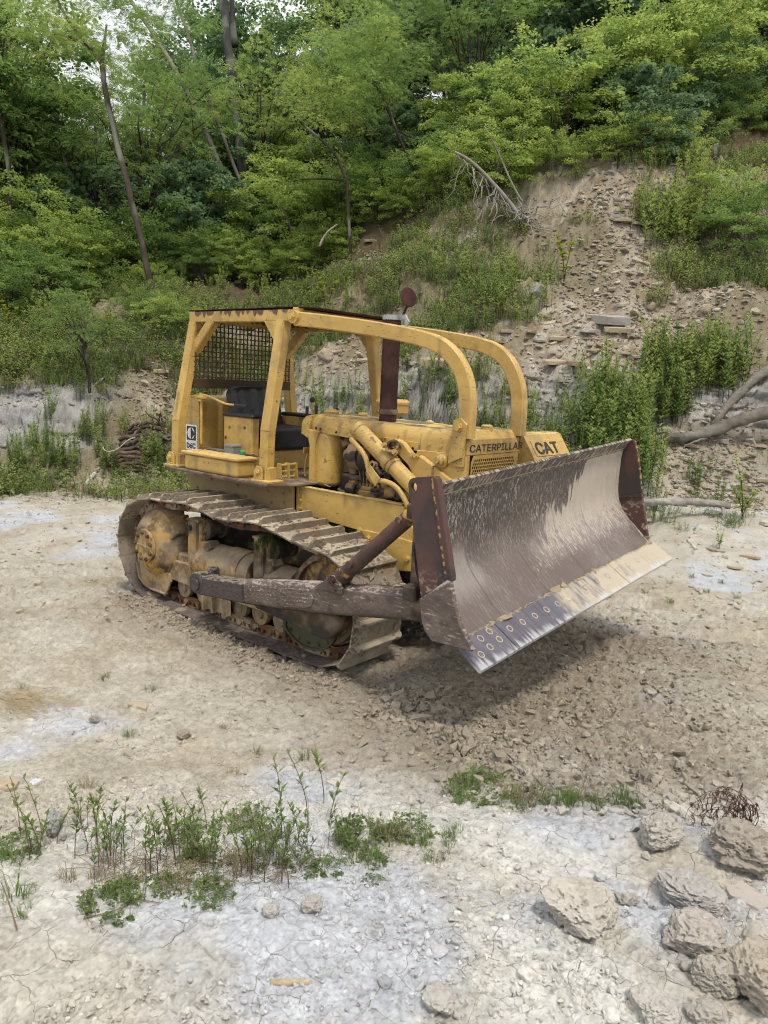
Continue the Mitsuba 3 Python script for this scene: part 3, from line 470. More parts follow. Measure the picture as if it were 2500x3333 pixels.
# lift cylinders and their yokes
for s in (-1, 1):
    fx = (lambda m: m) if s < 0 else mirror
    lc = B+'__lift_cylinder' if s < 0 else B+'__lift_cylinder_001'; lab(lc, 'right lift cylinder slanting along the hood' if s < 0 else 'left lift cylinder')
    a, b = np.array([1.78, -.50, 1.80]), np.array([2.48, -.50, 1.335]); d = (b-a)/np.linalg.norm(b-a)
    put('barrel', fx(cat(cyl(a, b, .070, 28, bev=.008), cyl(a+d*.40, a+d*.46, .082, 28, bev=.006), cyl(a+d*.47, a+d*.50, .078, 28))), 'yellow_paint', lc, 40)
    put('rod', fx(cyl(b, b+d*.75, .03, 18)), 'grey_metal', lc, 40)
    put('end_cap', fx(cat(cyl(a-d*.03, a+d*.02, .078, 24, bev=.006), beam(a+[-.05, -.045, -.03], a+[.0, -.02, -.10], .05, .05, .008))), 'yellow_paint', lc)
    put('hydraulic_pipe', fx(tube(smooth_path([(1.76, -.575, 1.72), (1.86, -.585, 1.66), (1.955, -.585, 1.56), (1.985, -.585, 1.48), (2.01, -.585, 1.45)], 22), .022, 10)), 'yellow_paint', lc, 60)
    put('hydraulic_pipe', fx(tube(smooth_path([(2.08, -.59, 1.40), (2.18, -.59, 1.405), (2.27, -.58, 1.38), (2.36, -.57, 1.30), (2.41, -.56, 1.22)], 22), .022, 10)), 'yellow_paint', lc, 60)
    put('guard_tab', fx(prism([(1.985, 1.475), (2.03, 1.525), (2.145, 1.425), (2.095, 1.355)], -.62, -.608, 'xz', .002)), 'yellow_paint', lc)
    yk = B+'__cylinder_yoke' if s < 0 else B+'__cylinder_yoke_001'
    put('arm', fx(cat(prism([(2.10, 1.72), (2.17, 1.75), (2.24, 1.73), (2.36, 1.62), (2.42, 1.64), (2.56, 1.57), (2.56, 1.45), (2.40, 1.42), (2.30, 1.55), (2.20, 1.62)], -.46, -.40, 'xz', .008), prism([(2.44, 1.54), (2.56, 1.56), (2.74, 1.47), (2.74, 1.30), (2.50, 1.32)], -.445, -.395, 'xz', .006))), 'yellow_paint', yk)
    put('ring', fx(cat(lathe([(-.03, .040), (-.03, .062), (.03, .062), (.03, .040), (-.03, .040)], (2.19, -.52, 1.685), (.1, -.8, .6), 22))), 'engine_grime', yk, 40)
    for p in ((2.13, -.56, 1.70), (2.25, -.56, 1.65), (2.36, -.465, 1.635), (2.395, -.465, 1.63)): put('bolt', fx(bolt(np.array(p), (0, -1, .2), .018, .03)), 'yellow_paint', yk)
    put('clamp', fx(cat(lathe([(-.02, .018), (-.02, .036), (.02, .036), (.02, .018), (-.02, .018)], (2.035, -.585, 1.525), (0, -1, .3), 16), beam((2.05, -.575, 1.51), (2.12, -.575, 1.45), .04, .03, .006))), 'engine_grime', yk)
    put('valve', fx(cat(lathe([(0, .055), (.03, .055), (.045, .042), (.075, .042), (.085, .028), (.11, .026), (.11, 0)], (2.62, -.395, 1.61), (0, -1, .1), 22), box((2.56, -.42, 1.61), (2.60, -.395, 1.67), .004))), 'yellow_paint', yk, 40)
# push arms, braces, blade ---------------------------------------------------------------------------------------------
TL = .066
def tilt(m, yc=0.0):
    v = np.array(m.vertices); v[:, 2] += TL*(v[:, 1]-yc); v[:, 0] += .004*(v[:, 1]-yc); return tm(v, m.faces)
for s in (-1, 1):
    fx = (lambda m: m) if s < 0 else mirror
    lift = 0.0 if s < 0 else .10
    def up(m):   # the far arm sits higher at the blade end because the blade is tilted
        m = fx(cat(m) if isinstance(m, list) else m); v = np.array(m.vertices); v[:, 2] += lift*np.clip((v[:, 0]-.8)/2.4, 0, 1); return tm(v, m.faces)
    pa = B+'__push_arm' if s < 0 else B+'__push_arm_001'; lab(pa, 'scraped purple-brown right push arm' if s < 0 else 'left push arm')
    put('trunnion', up([cyl((.765, -1.30, .385), (.765, -1.455, .385), .098, 26, bev=.012), cyl((.765, -1.455, .378), (.765, -1.472, .378), .060, 22, bev=.006), box((.70, -1.30, .24), (.80, -1.20, .50), .02)]), 'arm_black', pa, 40)
    put('beam', up([prism([(.80, .455), (1.41, .520), (1.41, .345), (.80, .285)], -1.45, -1.29, 'xz', .014)]), 'arm_black', pa)
    nose = [(3.10+.125*math.sin(q)*.9, .722+.105*math.cos(q)) for q in np.linspace(0, PI, 12)]
    put('beam', up([prism([(1.40, .545), (2.24, .690)]+nose+[(2.226, .455), (1.80, .395), (1.42, .345)], -1.462, -1.28, 'xz', .030)]), 'arm_steel', pa, 50)
    put('beam', up([prism([(3.02, .80), (3.36, .850), (3.40, .655), (3.02, .625)], -1.455, -1.30, 'xz', .010)]), 'dark_grime', pa)
    put('patch_plate', up([prism([(1.87, .545), (1.93, .600), (2.20, .648), (2.262, .590), (2.240, .52), (2.172, .488), (1.91, .440), (1.88, .47)], -1.476, -1.460, 'xz', .005)]), 'arm_steel', pa, label='welded tread-plate patch' if s < 0 else None)
    if s < 0:      # raised tread pattern on the patch and the beam behind it
        rr = np.random.default_rng(6); tr = []
        for i in range(30):
            for j in range(5):
                x = 1.44+i*.027; z0 = .36+(x-1.42)*.17; z = z0+.022+j*.030
                if z > .535+(x-1.4)*.165: continue
                y = -1.4635 if not (1.90 < x < 2.24) else -1.477
                a = .7 if (i+j) % 2 else -.7; tr.append(beam((x-.008*math.cos(a), y, z-.008*math.sin(a)), (x+.008*math.cos(a), y, z+.008*math.sin(a)), .006, .005, .001, (0, -1, 0)))
        put('tread_pattern', tr, 'arm_steel', pa, False)
    put('skid_plate', up([prism([(1.30, .34), (2.42, .44), (2.40, .36), (2.27, .225), (2.20, .205), (1.90, .235), (1.40, .27)], -1.30, -1.18, 'xz', .012)]), 'dark_grime', pa)
    br = B+'__brace' if s < 0 else B+'__brace_001'; lab(br, 'rusty tubular brace from push arm to blade' if s < 0 else 'far tubular brace')
    put('tube', up([cyl((2.49, -1.42, .790), (3.16, -1.42, 1.395), .055, 24), cyl((2.485, -1.42, .785), (2.535, -1.42, .831), .066, 24)]), 'brace_rust', br, 40)
    put('lug', up([prism([(2.27, .68), (2.38, .755), (2.42, .80), (2.48, .815), (2.52, .78), (2.56, .73), (2.56, .69)], y-.014, y+.014, 'xz', .003) for y in (-1.475, -1.365)]), 'arm_steel', br)
    put('pin', up([cyl((2.475, -1.34, .775), (2.475, -1.52, .775), .022, 14), tube(smooth_path([(2.44, -1.49, .80), (2.47, -1.515, .775), (2.51, -1.52, .745), (2.54, -1.53, .72)], 10), .010, 8)]), 'pipe_rust', br)
    put('fitting', up([cyl((2.625, -1.45, .925), (2.625, -1.50, .925), .028, 14)]), 'brace_rust', br); put('fitting', up([cyl((3.05, -1.45, 1.315), (3.05, -1.49, 1.315), .024, 14)]), 'dark_grime', br)
bl = B+'__blade'; lab(bl, 'wide curved dozer blade, dark steel streaked with pale dry mud')
prof = np.array([(3.375, 1.686), (3.305, 1.595), (3.287, 1.47), (3.285, 1.38), (3.290, 1.19), (3.305, 1.12), (3.335, 1.05), (3.43, .935), (3.535, .825), (3.650, .732)])
cv = smooth_path(prof[1:], 40); lipz = np.array([prof[0]]); curve = np.vstack([lipz, cv])
t_ = np.gradient(curve, axis=0); t_ /= np.linalg.norm(t_, axis=1, keepdims=True); back = curve+np.c_[t_[:, 1], -t_[:, 0]]*np.array([[1., 1.]])*-.022*np.sign(1)
back = curve-np.c_[-t_[:, 1], t_[:, 0]]*.022
ys = np.linspace(-1.56, 1.56, 60)
def sheet(front, rear, ys):
    n, k = len(front), len(ys); V = []
    for S in (front, rear): V.append(np.stack([np.repeat(S[:, :1], k, 1), np.repeat(ys[None], n, 0), np.repeat(S[:, 1:], k, 1)], -1).reshape(-1, 3))
    V = np.vstack(V); i, j = np.meshgrid(np.arange(n-1), np.arange(k-1), indexing='ij'); a = i*k+j; q = np.stack([a, a+1, a+k+1, a+k], -1).reshape(-1, 4)
    o = n*k; top = np.stack([np.arange(k-1), np.arange(k-1)+1, o+np.arange(k-1)+1, o+np.arange(k-1)], -1)
    Q = np.vstack([q, q[:, ::-1]+o, top]); m = tm(V, np.vstack([Q[:, [0, 1, 2]], Q[:, [0, 2, 3]]])); return m
ms = sheet(curve, back, ys); v = np.array(ms.vertices)
v[:, 0] += .006*(meshkit.noise(np.c_[v[:, 1]*1.6, v[:, 2]*3, v[:, 2]*0])-.5)*(v[:, 0] > 0)                     # a face beaten out of true
put('moldboard', tilt(tm(v, ms.faces)), 'blade_steel', bl, 50, 'mud-streaked curved blade face')
put('back_ribs', [tilt(box((3.17, y-.02, .85), (3.28, y+.02, 1.58), .004)) for y in np.linspace(-1.45, 1.45, 7)]+[tilt(box((3.16, -1.54, z-.05), (3.27, 1.54, z+.05), .01)) for z in (.95, 1.5)], 'dark_grime', bl)
ce = [(-1.605, -1.17), (-1.163, -.2), (-.195, .62), (.626, 1.16), (1.166, 1.605)]
for k, (a, b) in enumerate(ce):
    dz = .002*(k % 2); e = hull([(x, y, z+dz) for y in (a, b) for x, z in ((3.640, .738), (3.655, .752), (3.858, .625), (3.850, .603), (3.835, .606))])
    put('end_bit' if k in (0, 4) else 'cutting_edge', tilt(e), 'edge_steel', bl, False)
nrm = np.array([.535, 0, .845]); nrm /= np.linalg.norm(nrm); alg = np.array([.845, 0, -.535]); p0 = np.array([3.655, 0, .752])
def edge_bolt(y, d): c = p0+alg*d+nrm*(.0015)+np.array([0, y, 0]); return c
spots = [(-1.52, .07), (-1.39, .055), (-1.27, .04), (-1.50, .15), (-1.38, .135), (-1.25, .12)]+[(y, .09+.002*i) for i, y in enumerate(np.arange(-1.08, -.1, .165))]+[(y, .09) for y in np.arange(.05, 1.1, .2)]
for y, d in spots:
    c = edge_bolt(y, d); put('plow_bolt', tilt(lathe([(0, .019), (.003, .020), (.003, .026), (0, .027)], c, nrm, 18)), 'weld_pale' if y < -.15 else 'edge_steel', bl, False)
rr = np.random.default_rng(9); bead = []
for y in np.linspace(-1.56, 1.56, 110): bead.append(hull(np.array([3.650, y, .745])+rr.normal(0, 1, (8, 3))*[.012, .020, .007]*(1+.9*(rr.random() < .12))))
put('mud_seam', tilt(cat(bead)), 'seam_mud', bl, False, 'line of packed mud above the cutting edge')
lipw = [tilt(beam((3.308, -1.555, 1.600), (3.308, 1.555, 1.600), .010, .010, .003))]; put('weld_bead', lipw, 'seam_mud', bl)
for s in (-1, 1):
    y0, y1 = (-1.600, -1.572) if s < 0 else (1.572, 1.600)
    ep = put('end_plate', tilt(prism([(3.215, 1.595), (3.225, 1.62), (3.25, 1.632), (3.40, 1.662), (3.45, 1.62), (3.60, 1.03), (3.655, .75), (3.40, .86), (3.345, .92)], y0, y1, 'xz', .004) if s < 0 else
        prism([(3.20, 1.60), (3.25, 1.65), (3.375, 1.684), (3.43, 1.60), (3.50, 1.30), (3.56, 1.02), (3.655, .75), (3.40, .86), (3.345, .92)], y0, y1, 'xz', .004), 0).apply_translation((0, 0, TL*0)), 'plate_rust', bl, label='dark rusty end plate with a pin hole' if s < 0 else None) if False else None
def at_y(m, y): m = m.copy(); m.apply_translation((0.004*y*0, 0, 0)); return m
zs = TL*1.59
def shp(pts): return [(x, z+zs) for x, z in pts]       # outlines measured at the near end plate, before the tilt
g = Polygon([(3.214, 1.590), (3.226, 1.618), (3.250, 1.632), (3.405, 1.660), (3.42, 1.62), (3.565, 1.035), (3.40, .90), (3.366, .87)]); hole = [(3.262+.024*math.cos(q), 1.574+.030*math.sin(q)) for q in np.arange(14)*2*PI/14]
gm = trimesh.creation.extrude_polygon(Polygon([(x, z+zs) for x, z in g.exterior.coords], [[(x, z+zs) for x, z in hole]]), .03, engine='earcut'); v = np.array(gm.vertices)
put('end_plate', tilt(tm(np.c_[v[:, 0], -1.600+v[:, 2], v[:, 1]], np.array(gm.faces)[:, ::-1])), 'plate_rust', bl, 30, 'dark end plate with a round pin hole')
put('end_plate', tilt(prism(shp([(3.395, 1.640), (3.41, 1.660), (3.435, 1.660), (3.452, 1.640), (3.605, 1.045), (3.60, 1.025), (3.565, 1.03), (3.54, 1.06)]), -1.612, -1.56, 'xz', .006)), 'plate_rust', bl, 30, 'reddish worn edge strip of the end plate')
put('end_plate', tilt(prism(shp([(3.365, .865), (3.44, .925), (3.60, 1.030), (3.63, .93), (3.69, .775), (3.80, .640), (3.785, .625), (3.484, .612), (3.42, .665), (3.395, .72)]), -1.622, -1.585, 'xz', .008)), 'arm_steel', bl, 30, 'scuffed lower gusset plate')
put('end_plate', tilt(prism([(3.285, 1.66), (3.375, 1.690), (3.40, 1.68), (3.445, 1.56), (3.535, 1.135), (3.63, .77), (3.655, .73), (3.45, .915), (3.40, .88), (3.30, 1.10), (3.27, 1.4)], 1.562, 1.596, 'xz', .006)), 'plate_rust', bl, 30)
put('stiffener', tilt(prism([(3.32, 1.13), (3.33, 1.15), (3.52, 1.185), (3.52, 1.165)], 1.548, 1.564, 'xz', 0)), 'plate_rust', bl)
# loose things on the machine
bk_ = put('book', [box((-.18, -.66, 1.439), (.14, -.54, 1.452), .003), box((-.16, -.65, 1.453), (.12, -.55, 1.466), .003), tube(smooth_path([(-.19, -.68, 1.45), (-.15, -.69, 1.475), (.10, -.67, 1.455), (.16, -.64, 1.45)], 14), .006, 6)], 'paper_dark'); lab(bk_, 'worn dark folder with a pale edge lying on the console', 'folder')
k_ = put('small_box', [box((.14, -.66, 1.439), (.27, -.55, 1.53), .004), box((.135, -.665, 1.515), (.275, -.545, 1.534), .003)], 'grey_box'); lab(k_, 'small grey box standing on the console', 'box')
k_ = put('tool_clutter', [hull(rng.normal(0, 1, (9, 3))*[.03, .03, .008]+[.36+.04*i, -.58-.02*(i % 3), 1.447]) for i in range(5)]+[cyl((.34, -.64, 1.445), (.47, -.55, 1.455), .008)], 'dark_grime'); lab(k_, 'dark tools lying on the console beside the post', 'tools')
k_ = put('bottle_cap', lathe([(0, .03), (.03, .028), (.035, .02), (.035, 0)], (.35, -.60, 1.455), (.2, -.1, 1), 14), 'green_rag'); lab(k_, 'small green cap on the console', 'cap')
k_ = put('rag', hull(rng.normal(0, 1, (14, 3))*[.05, .05, .015]+[.66, -.52, 1.285]), 'green_rag'); lab(k_, 'crumpled green and white rag on the deck beside the pedals', 'rag')
# ------------------------------------------------------------------ the ground: one sheet from the photographer's feet to the ridge
fb = meshkit.fbm; ns = meshkit.noise
def DL(x, y): return (x-EYE[0])*FH[0]+(y-EYE[1])*FH[1], (x-EYE[0])*RH[0]+(y-EYE[1])*RH[1]      # metres away from the camera's foot, metres to its right
def XY(d, l): return EYE[0]+FH[0]*d+RH[0]*l, EYE[1]+FH[1]*d+RH[1]*l
def st(a, b, x): t = np.clip((x-a)/(b-a), 0, 1); return t*t*(3-2*t)
def z0(a): return np.zeros_like(a)
def shape(x, y):
    """Broad form of the land: flat clay yard, cut bank with a shale band, hillside rising to the right, ridge."""
    d, l = DL(x, y)
    wob = (ns(np.stack([x*.35, y*.35, z0(x)], -1))-.5)*1.1 + (ns(np.stack([x*1.1+9, y*1.1, z0(x)], -1))-.5)*.5
    d0 = np.interp(l, [-14, -7, -3, 0, 4, 8, 14], [13.3, 13.3, 14.0, 13.8, 12.3, 12.0, 11.9])+wob
    u = d-d0
    top = np.interp(l, [-14, -6, -3.6, -2.5, 0, 4, 9, 14], [1.55, 1.5, 1.2, 1.35, 1.95, 2.35, 2.6, 2.7])
    k = np.interp(l, [-16, -8, -4, -1, 4, 9, 16], [.40, .42, .50, .68, .78, .82, .84])
    h1 = np.interp(l, [1.2, 3.4], [.62, 1.40])
    h = h1*st(-.15, 1.7, u) + (top-h1)*st(1.45, 2.25, u)
    ez = st(-6.6, -5.8, l)*st(-3.3, -4.1, l); h = h*(1-ez)+ez*top*st(-.2, 4.6, u)**.9                  # where the cut has slumped into an even slope
    far = np.maximum(u-2.0, 0)*(1-.45*ez*st(6, 3, u)); lim = 21.6-d0-2.0
    h = h + k*np.minimum(far, lim) + .60*k*np.minimum(np.maximum(far-lim, 0), 16)
    pre = st(3.0, 5.0, l)*st(9.2, 11.6, d)*.50*(1-st(13, 14.5, d))
    near = .32*st(4.7, 2.2, d)*st(-40, -10, d)*st(25, 6, np.abs(l))
    return GZ + h*st(60, 45, np.abs(l)) + pre*1.0 + near
def detail(x, y, near=True):
    d, l = DL(x, y); P = np.stack([x, y, z0(x)], -1)
    base = shape(x, y)
    slope = st(12.4, 14.2, d)*st(48, 40, d)
    yard = 1-slope
    h = (fb(P*.7, 3)-.5)*.10*yard + (fb(P*1.9+5, 3)-.5)*.055*yard*(.5+st(4, 9, d))
    h += slope*((fb(P*.8+3, 4)-.5)*.75*st(13.2, 16, d)+(fb(P*3.1+8, 3)-.5)*.34+(fb(P*9+8, 3)-.5)*.20)
    # prints of the track bars behind the machine and on an old pass beside it
    for yc, xa, xb in ((-.94, -5.2, -.7), (.94, -5.2, -.9), (-2.3, -6, -.2)):
        m_ = st(.36, .28, np.abs(y-yc-.05*(x+1)**2*.2))*st(xa, xa+1.2, x)*st(xb, xb-.3, x)*yard; h += m_*(-.030+.026*np.sin(2*PI*x/.205))
    # strata: level ledges in the cut
    z = base+h; band = slope*st(.5, 1.0, z)*st(3.4, 2.4, z)
    q = z*6.5+2*(ns(P*.6)-.5); h += band*.10*(fb(np.stack([x*4, y*4, base*9], -1), 3, 4)-.5)
    # loose broken shale and clods in front of and under the blade
    loose = np.exp(-(((d-4.75)/1.0)**2+((l-1.15)/1.5)**2))+.8*np.exp(-(((d-6.4)/.9)**2+((l-2.2)/1.3)**2))+.7*np.exp(-(((d-4.15)/.45)**2+((l-1.3)/1.0)**2))
    loose = np.clip(loose, 0, 1)
    dist = track_dist(x, y); trk = np.exp(-(dist/.22)**2)
    f1 = fb(P*7, 3)-.5
    h += loose*(f1*.10+.05)+yard*trk*(f1*.10+.01)+yard*f1*.022
    # ruts crossing behind the blade to the right
    c = d-(6.9+.06*(l-3)**2*.25); rut = (np.exp(-((c-.25*l*.2)/.16)**2)+np.exp(-((c-1.15)/.16)**2))*st(1.8, 3.0, l)*yard; h -= rut*.085
    # lip of the mound the photograph is taken from
    h += .07*np.exp(-((d-3.45-.25*(ns(np.stack([l*1.3, z0(l), z0(l)], -1))-.5)+.10*l)/.22)**2)*st(-1.2, -.4, l)
    return base, h, slope, loose, trk
def track_dist(x, y):
    """Distance outside the right track's footprint, where its bars have crumbled the clay."""
    dx = np.maximum(np.abs(x-.95)-1.45, 0); dy = np.maximum(np.abs(y+.94)-.33, 0); return np.hypot(dx, dy)
def cells(x, y, size, seed):
    """Edge distance of an irregular cracked-mud pattern."""
    from scipy.spatial import cKDTree
    r = np.random.default_rng(seed); lo = np.array([x.min(), y.min()])-.5; hi = np.array([x.max(), y.max()])+.5
    n = int(np.prod((hi-lo)/size)); pts = lo+r.random((n, 2))*(hi-lo)
    P = np.stack([x, y, z0(x)], -1)
    w = size*1.5; qx = x+(fb(P*2.2/size*.5, 2, 3)-.5)*w; qy = y+(fb(P*2.2/size*.5+31, 2, 5)-.5)*w
    D, I = cKDTree(pts).query(np.c_[qx, qy], k=2, workers=-1); return D[:, 1]-D[:, 0], r.random(n)[I[:, 0]]
def ground_mesh():
    ang = np.r_[np.linspace(-180, -50, 30)[:-1], np.linspace(-50, -33, 24)[:-1], np.linspace(-33, 33, 640), np.linspace(33, 50, 24)[1:], np.linspace(50, 180, 30)[1:]]
    dd = np.r_[np.linspace(.15, 1.9, 30)[:-1], np.geomspace(1.9, 7.2, 560)[:-1], np.geomspace(7.2, 12.6, 110)[:-1], np.linspace(12.6, 16.8, 160)[:-1], np.geomspace(16.8, 24, 90)[:-1], np.geomspace(24, 60, 40)[:-1], np.geomspace(60, 220, 24)]
    A, D = np.meshgrid(np.radians(ang), dd); shp_ = A.shape; d = (D*np.cos(A)).ravel(); l = (D*np.sin(A)).ravel()
    x, y = XY(d, l); base, h, slope, loose, trk = detail(x, y); P = np.stack([x, y, z0(x)], -1)
    inview = (np.abs(A.ravel()) < .60) & (D.ravel() < 9.5)
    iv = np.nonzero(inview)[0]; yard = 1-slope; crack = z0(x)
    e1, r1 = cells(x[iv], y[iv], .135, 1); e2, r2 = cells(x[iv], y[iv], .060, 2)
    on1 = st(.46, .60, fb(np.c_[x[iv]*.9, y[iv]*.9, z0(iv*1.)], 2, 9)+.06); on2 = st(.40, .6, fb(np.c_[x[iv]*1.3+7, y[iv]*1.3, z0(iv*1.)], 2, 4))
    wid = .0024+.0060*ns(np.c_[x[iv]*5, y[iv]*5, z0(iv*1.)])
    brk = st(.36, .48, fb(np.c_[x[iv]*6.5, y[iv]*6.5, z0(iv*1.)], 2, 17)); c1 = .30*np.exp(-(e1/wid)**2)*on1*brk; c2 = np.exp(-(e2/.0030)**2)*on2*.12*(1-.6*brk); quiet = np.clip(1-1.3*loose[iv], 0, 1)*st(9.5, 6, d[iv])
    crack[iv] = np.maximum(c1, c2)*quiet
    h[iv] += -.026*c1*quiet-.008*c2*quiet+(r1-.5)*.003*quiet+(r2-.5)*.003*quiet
    fine = fb(np.c_[x[iv]*22, y[iv]*22, z0(iv*1.)], 3, 8)-.5; rough = np.clip(.35+st(.45, .62, fb(np.c_[x[iv]*1.1, y[iv]*1.1+5, z0(iv*1.)], 2, 6)), 0, 1.2)
    h[iv] += fine*(.034*rough+.012+.030*loose[iv])+(fb(np.c_[x[iv]*55, y[iv]*55, z0(iv*1.)], 2, 18)-.5)*.010
    z = base+h
    # courses of shale standing proud of one another in the cut, a real step out from the face
    hs = np.nonzero((slope > .3) & (d > 12.4) & (d < 17.5))[0]; zl = z[hs]; bt = np.interp(l[hs], [-14, -6, -3.6, -2.5, 0, 4, 9, 14], [1.55, 1.5, 1.2, 1.35, 1.95, 2.35, 2.6, 2.7])
    bm = (1-st(-6.4, -5.8, l[hs])*st(-3.3, -4.0, l[hs]))*st(.35, .7, zl-1.1*st(2.6, 4.0, l[hs]))*st(bt+.55, bt+.0, zl); lw = zl*5.2+1.5*(ns(np.c_[l[hs]*.5, z0(zl), z0(zl)])-.5)+.8*(ns(np.c_[l[hs]*2.2, z0(zl)+4, z0(zl)])-.5); k_ = np.floor(lw); fr = lw-k_
    out = (ns(np.c_[k_*7.3, l[hs]*.8, z0(zl)])-.35)*.20*st(0, .12, fr)*st(1, .90, fr)+(ns(np.c_[k_*3.1+9, np.floor(l[hs]*2.6+k_*.37), z0(zl)])-.5)*.10+(fb(np.c_[l[hs]*4, zl*6, z0(zl)], 3, 5)-.5)*.16
    x[hs] -= FH[0]*out*bm; y[hs] -= FH[1]*out*bm; P = np.stack([x, y, z0(x)], -1)
    # earth colours
    n1 = fb(P*.55, 4, 1); n2 = fb(P*2.4+11, 4, 2); n3 = fb(P*9+3, 2, 3)
    def mx(a, b, t): return a*(1-t[:, None])+np.array(b)*t[:, None]
    c = np.tile(np.array([.408, .384, .326]), (len(x), 1)); PZ = np.stack([x, y, z], -1)
    c = mx(c, (.345, .318, .258), st(.45, .7, n2)*.75)
    pale = st(.44, .68, fb(P*.9+40, 3, 7)+.10*st(4.4, 2.8, d)+.03*st(6, 10, d)); c = mx(c, (.50, .50, .475), pale*(.92-.70*st(3.9, 4.8, d)))
    blue = st(.50, .70, fb(P*1.15+70, 4, 12)+.05*st(4.0, 2.6, d)+.035*st(9.5, 12, d)-.12*st(3.8, 4.8, d)*st(9.4, 8.6, d)); c = mx(c, (.43, .455, .50), blue*.9)
    ruddy = st(.56, .70, fb(P*1.6+20, 3, 14))*st(3.0, 4.5, d); c = mx(c, (.335, .285, .215), ruddy*.5*yard)
    c = mx(c, (.215, .187, .148), np.clip(loose*1.15, 0, 1)*st(.30, .60, n3*.5+n2*.5+.12)*.85)
    c = mx(c, (.30, .26, .20), np.clip(trk*.9, 0, 1)*yard*.6)
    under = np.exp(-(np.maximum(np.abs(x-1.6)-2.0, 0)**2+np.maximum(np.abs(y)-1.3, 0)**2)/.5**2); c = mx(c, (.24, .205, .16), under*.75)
    # hillside: tan scree, grey shale band, darker leaf mould under growth and trees
    zz = z+.5*(ns(P*.5)-.5)
    m2 = fb(PZ*2.2+11, 4, 2); m3 = fb(PZ*7+3, 3, 3); sc = np.tile(np.array([.33, .288, .228]), (len(x), 1)); sc = mx(sc, (.25, .20, .14), st(.40, .62, m2)); sc = mx(sc, (.40, .37, .31), st(.48, .64, m3)*.8)
    left = st(-3.2, -4.6, l)
    shale = (1-st(-6.4, -5.8, l)*st(-3.3, -4.0, l))*st(.35, .75, zz-1.15*st(2.6, 4.0, l))*st(np.interp(l, [-4, 0, 6], [1.8, 2.3, 2.9])+.45, np.interp(l, [-4, 0, 6], [1.8, 2.3, 2.9])-.35, zz+.8*(n1-.5)); sc = mx(sc, (.30, .305, .315), np.clip(shale*(.80+.2*left), 0, 1)*(.75+.25*st(.4, .6, m2))); lay = fb(np.stack([x*.9, y*.9, z*16+1.5*m2], -1), 3, 6); sc = mx(sc, (.40, .39, .37), st(.52, .64, lay)*shale*.6)
    sc = mx(sc, (.17, .16, .15), st(.44, .36, lay)*shale*.7)
    cov = st(.44, .58, fb(P*.42+33, 3, 15)+.10*st(0, -6, l)-.08*st(1, 5, l)); sc = mx(sc, (.165, .14, .085), cov*(1-shale)*.7)
    wood = st(20.3, 22.5, d+1.2*(n1-.5)); sc = mx(sc, (.085, .065, .04), wood*.9)
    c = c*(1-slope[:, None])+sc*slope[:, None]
    c = c*(1-.42*crack[:, None])                                                     # shade down in the cracks, put into the clay colour
    c *= (.86+.28*n3)[:, None]; c[iv] *= (.72+.56*fb(np.c_[x[iv]*38, y[iv]*38, z0(iv*1.)], 3, 44))[:, None]*(.88+.24*ns(np.c_[x[iv]*150, y[iv]*150, z0(iv*1.)]))[:, None]
    n, k = shp_; i, j = np.meshgrid(np.arange(n-1), np.arange(k-1), indexing='ij'); a = (i*k+j).ravel()
    F = np.vstack([np.c_[a, a+k+1, a+1], np.c_[a, a+k, a+k+1]]); V = np.c_[x, y, z]
    ctr = len(V); V = np.vstack([V, [[*XY(0, 0), z[0]]]]); c = np.vstack([c, c[:1]]); j = np.arange(k-1); F = np.vstack([F, np.c_[j, j+1, np.full(k-1, ctr)]])
    nrm_ = np.cross(V[F[:, 1]]-V[F[:, 0]], V[F[:, 2]]-V[F[:, 0]])
    if np.median(nrm_[:, 2]) < 0: F = F[:, ::-1]
    return tm(V, F), np.clip(c, .02, .75)
vcol = {'type': 'mesh_attribute', 'name': 'vertex_color'}
def web(x, y):
    """Distances to the nearest and second nearest of evenly spread points."""
    x, y = mi.Float(x), mi.Float(y); first, second = mi.Float(9), mi.Float(9)
    for a in (-1, 0, 1):
        for b in (-1, 0, 1):
            cx, cy = dr.floor(x)+a, dr.floor(y)+b
            d = dr.sqrt(dr.square(cx+.18+.64*mikit.cell_rand(cx, cy, 1)-x)+dr.square(cy+.18+.64*mikit.cell_rand(cx, cy, 2)-y))
            second = dr.select(d < first, first, dr.minimum(second, d)); first = dr.minimum(first, d)
    return first, second
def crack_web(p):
    """Painted shade of cracks in the dry clay: two irregular meshes of narrow lines, broken off in places. 1 in a crack."""
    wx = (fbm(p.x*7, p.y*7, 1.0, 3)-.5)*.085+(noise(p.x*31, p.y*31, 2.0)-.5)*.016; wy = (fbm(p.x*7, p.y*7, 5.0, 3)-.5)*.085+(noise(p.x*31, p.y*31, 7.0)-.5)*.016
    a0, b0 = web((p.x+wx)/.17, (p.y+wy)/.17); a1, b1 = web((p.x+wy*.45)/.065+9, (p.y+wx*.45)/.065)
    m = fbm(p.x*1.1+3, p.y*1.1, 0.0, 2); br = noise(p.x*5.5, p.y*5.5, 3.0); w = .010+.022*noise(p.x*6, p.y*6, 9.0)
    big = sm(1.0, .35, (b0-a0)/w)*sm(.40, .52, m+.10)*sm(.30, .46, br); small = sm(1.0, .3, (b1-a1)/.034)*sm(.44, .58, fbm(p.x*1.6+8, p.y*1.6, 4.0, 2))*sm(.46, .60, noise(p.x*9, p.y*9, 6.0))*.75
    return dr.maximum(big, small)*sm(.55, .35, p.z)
def soil_bump(p, n, uv): return fbm(p.x*55, p.y*55, p.z*55, 3)*.010+noise(p.x*240, p.y*240, p.z*240)*.0022
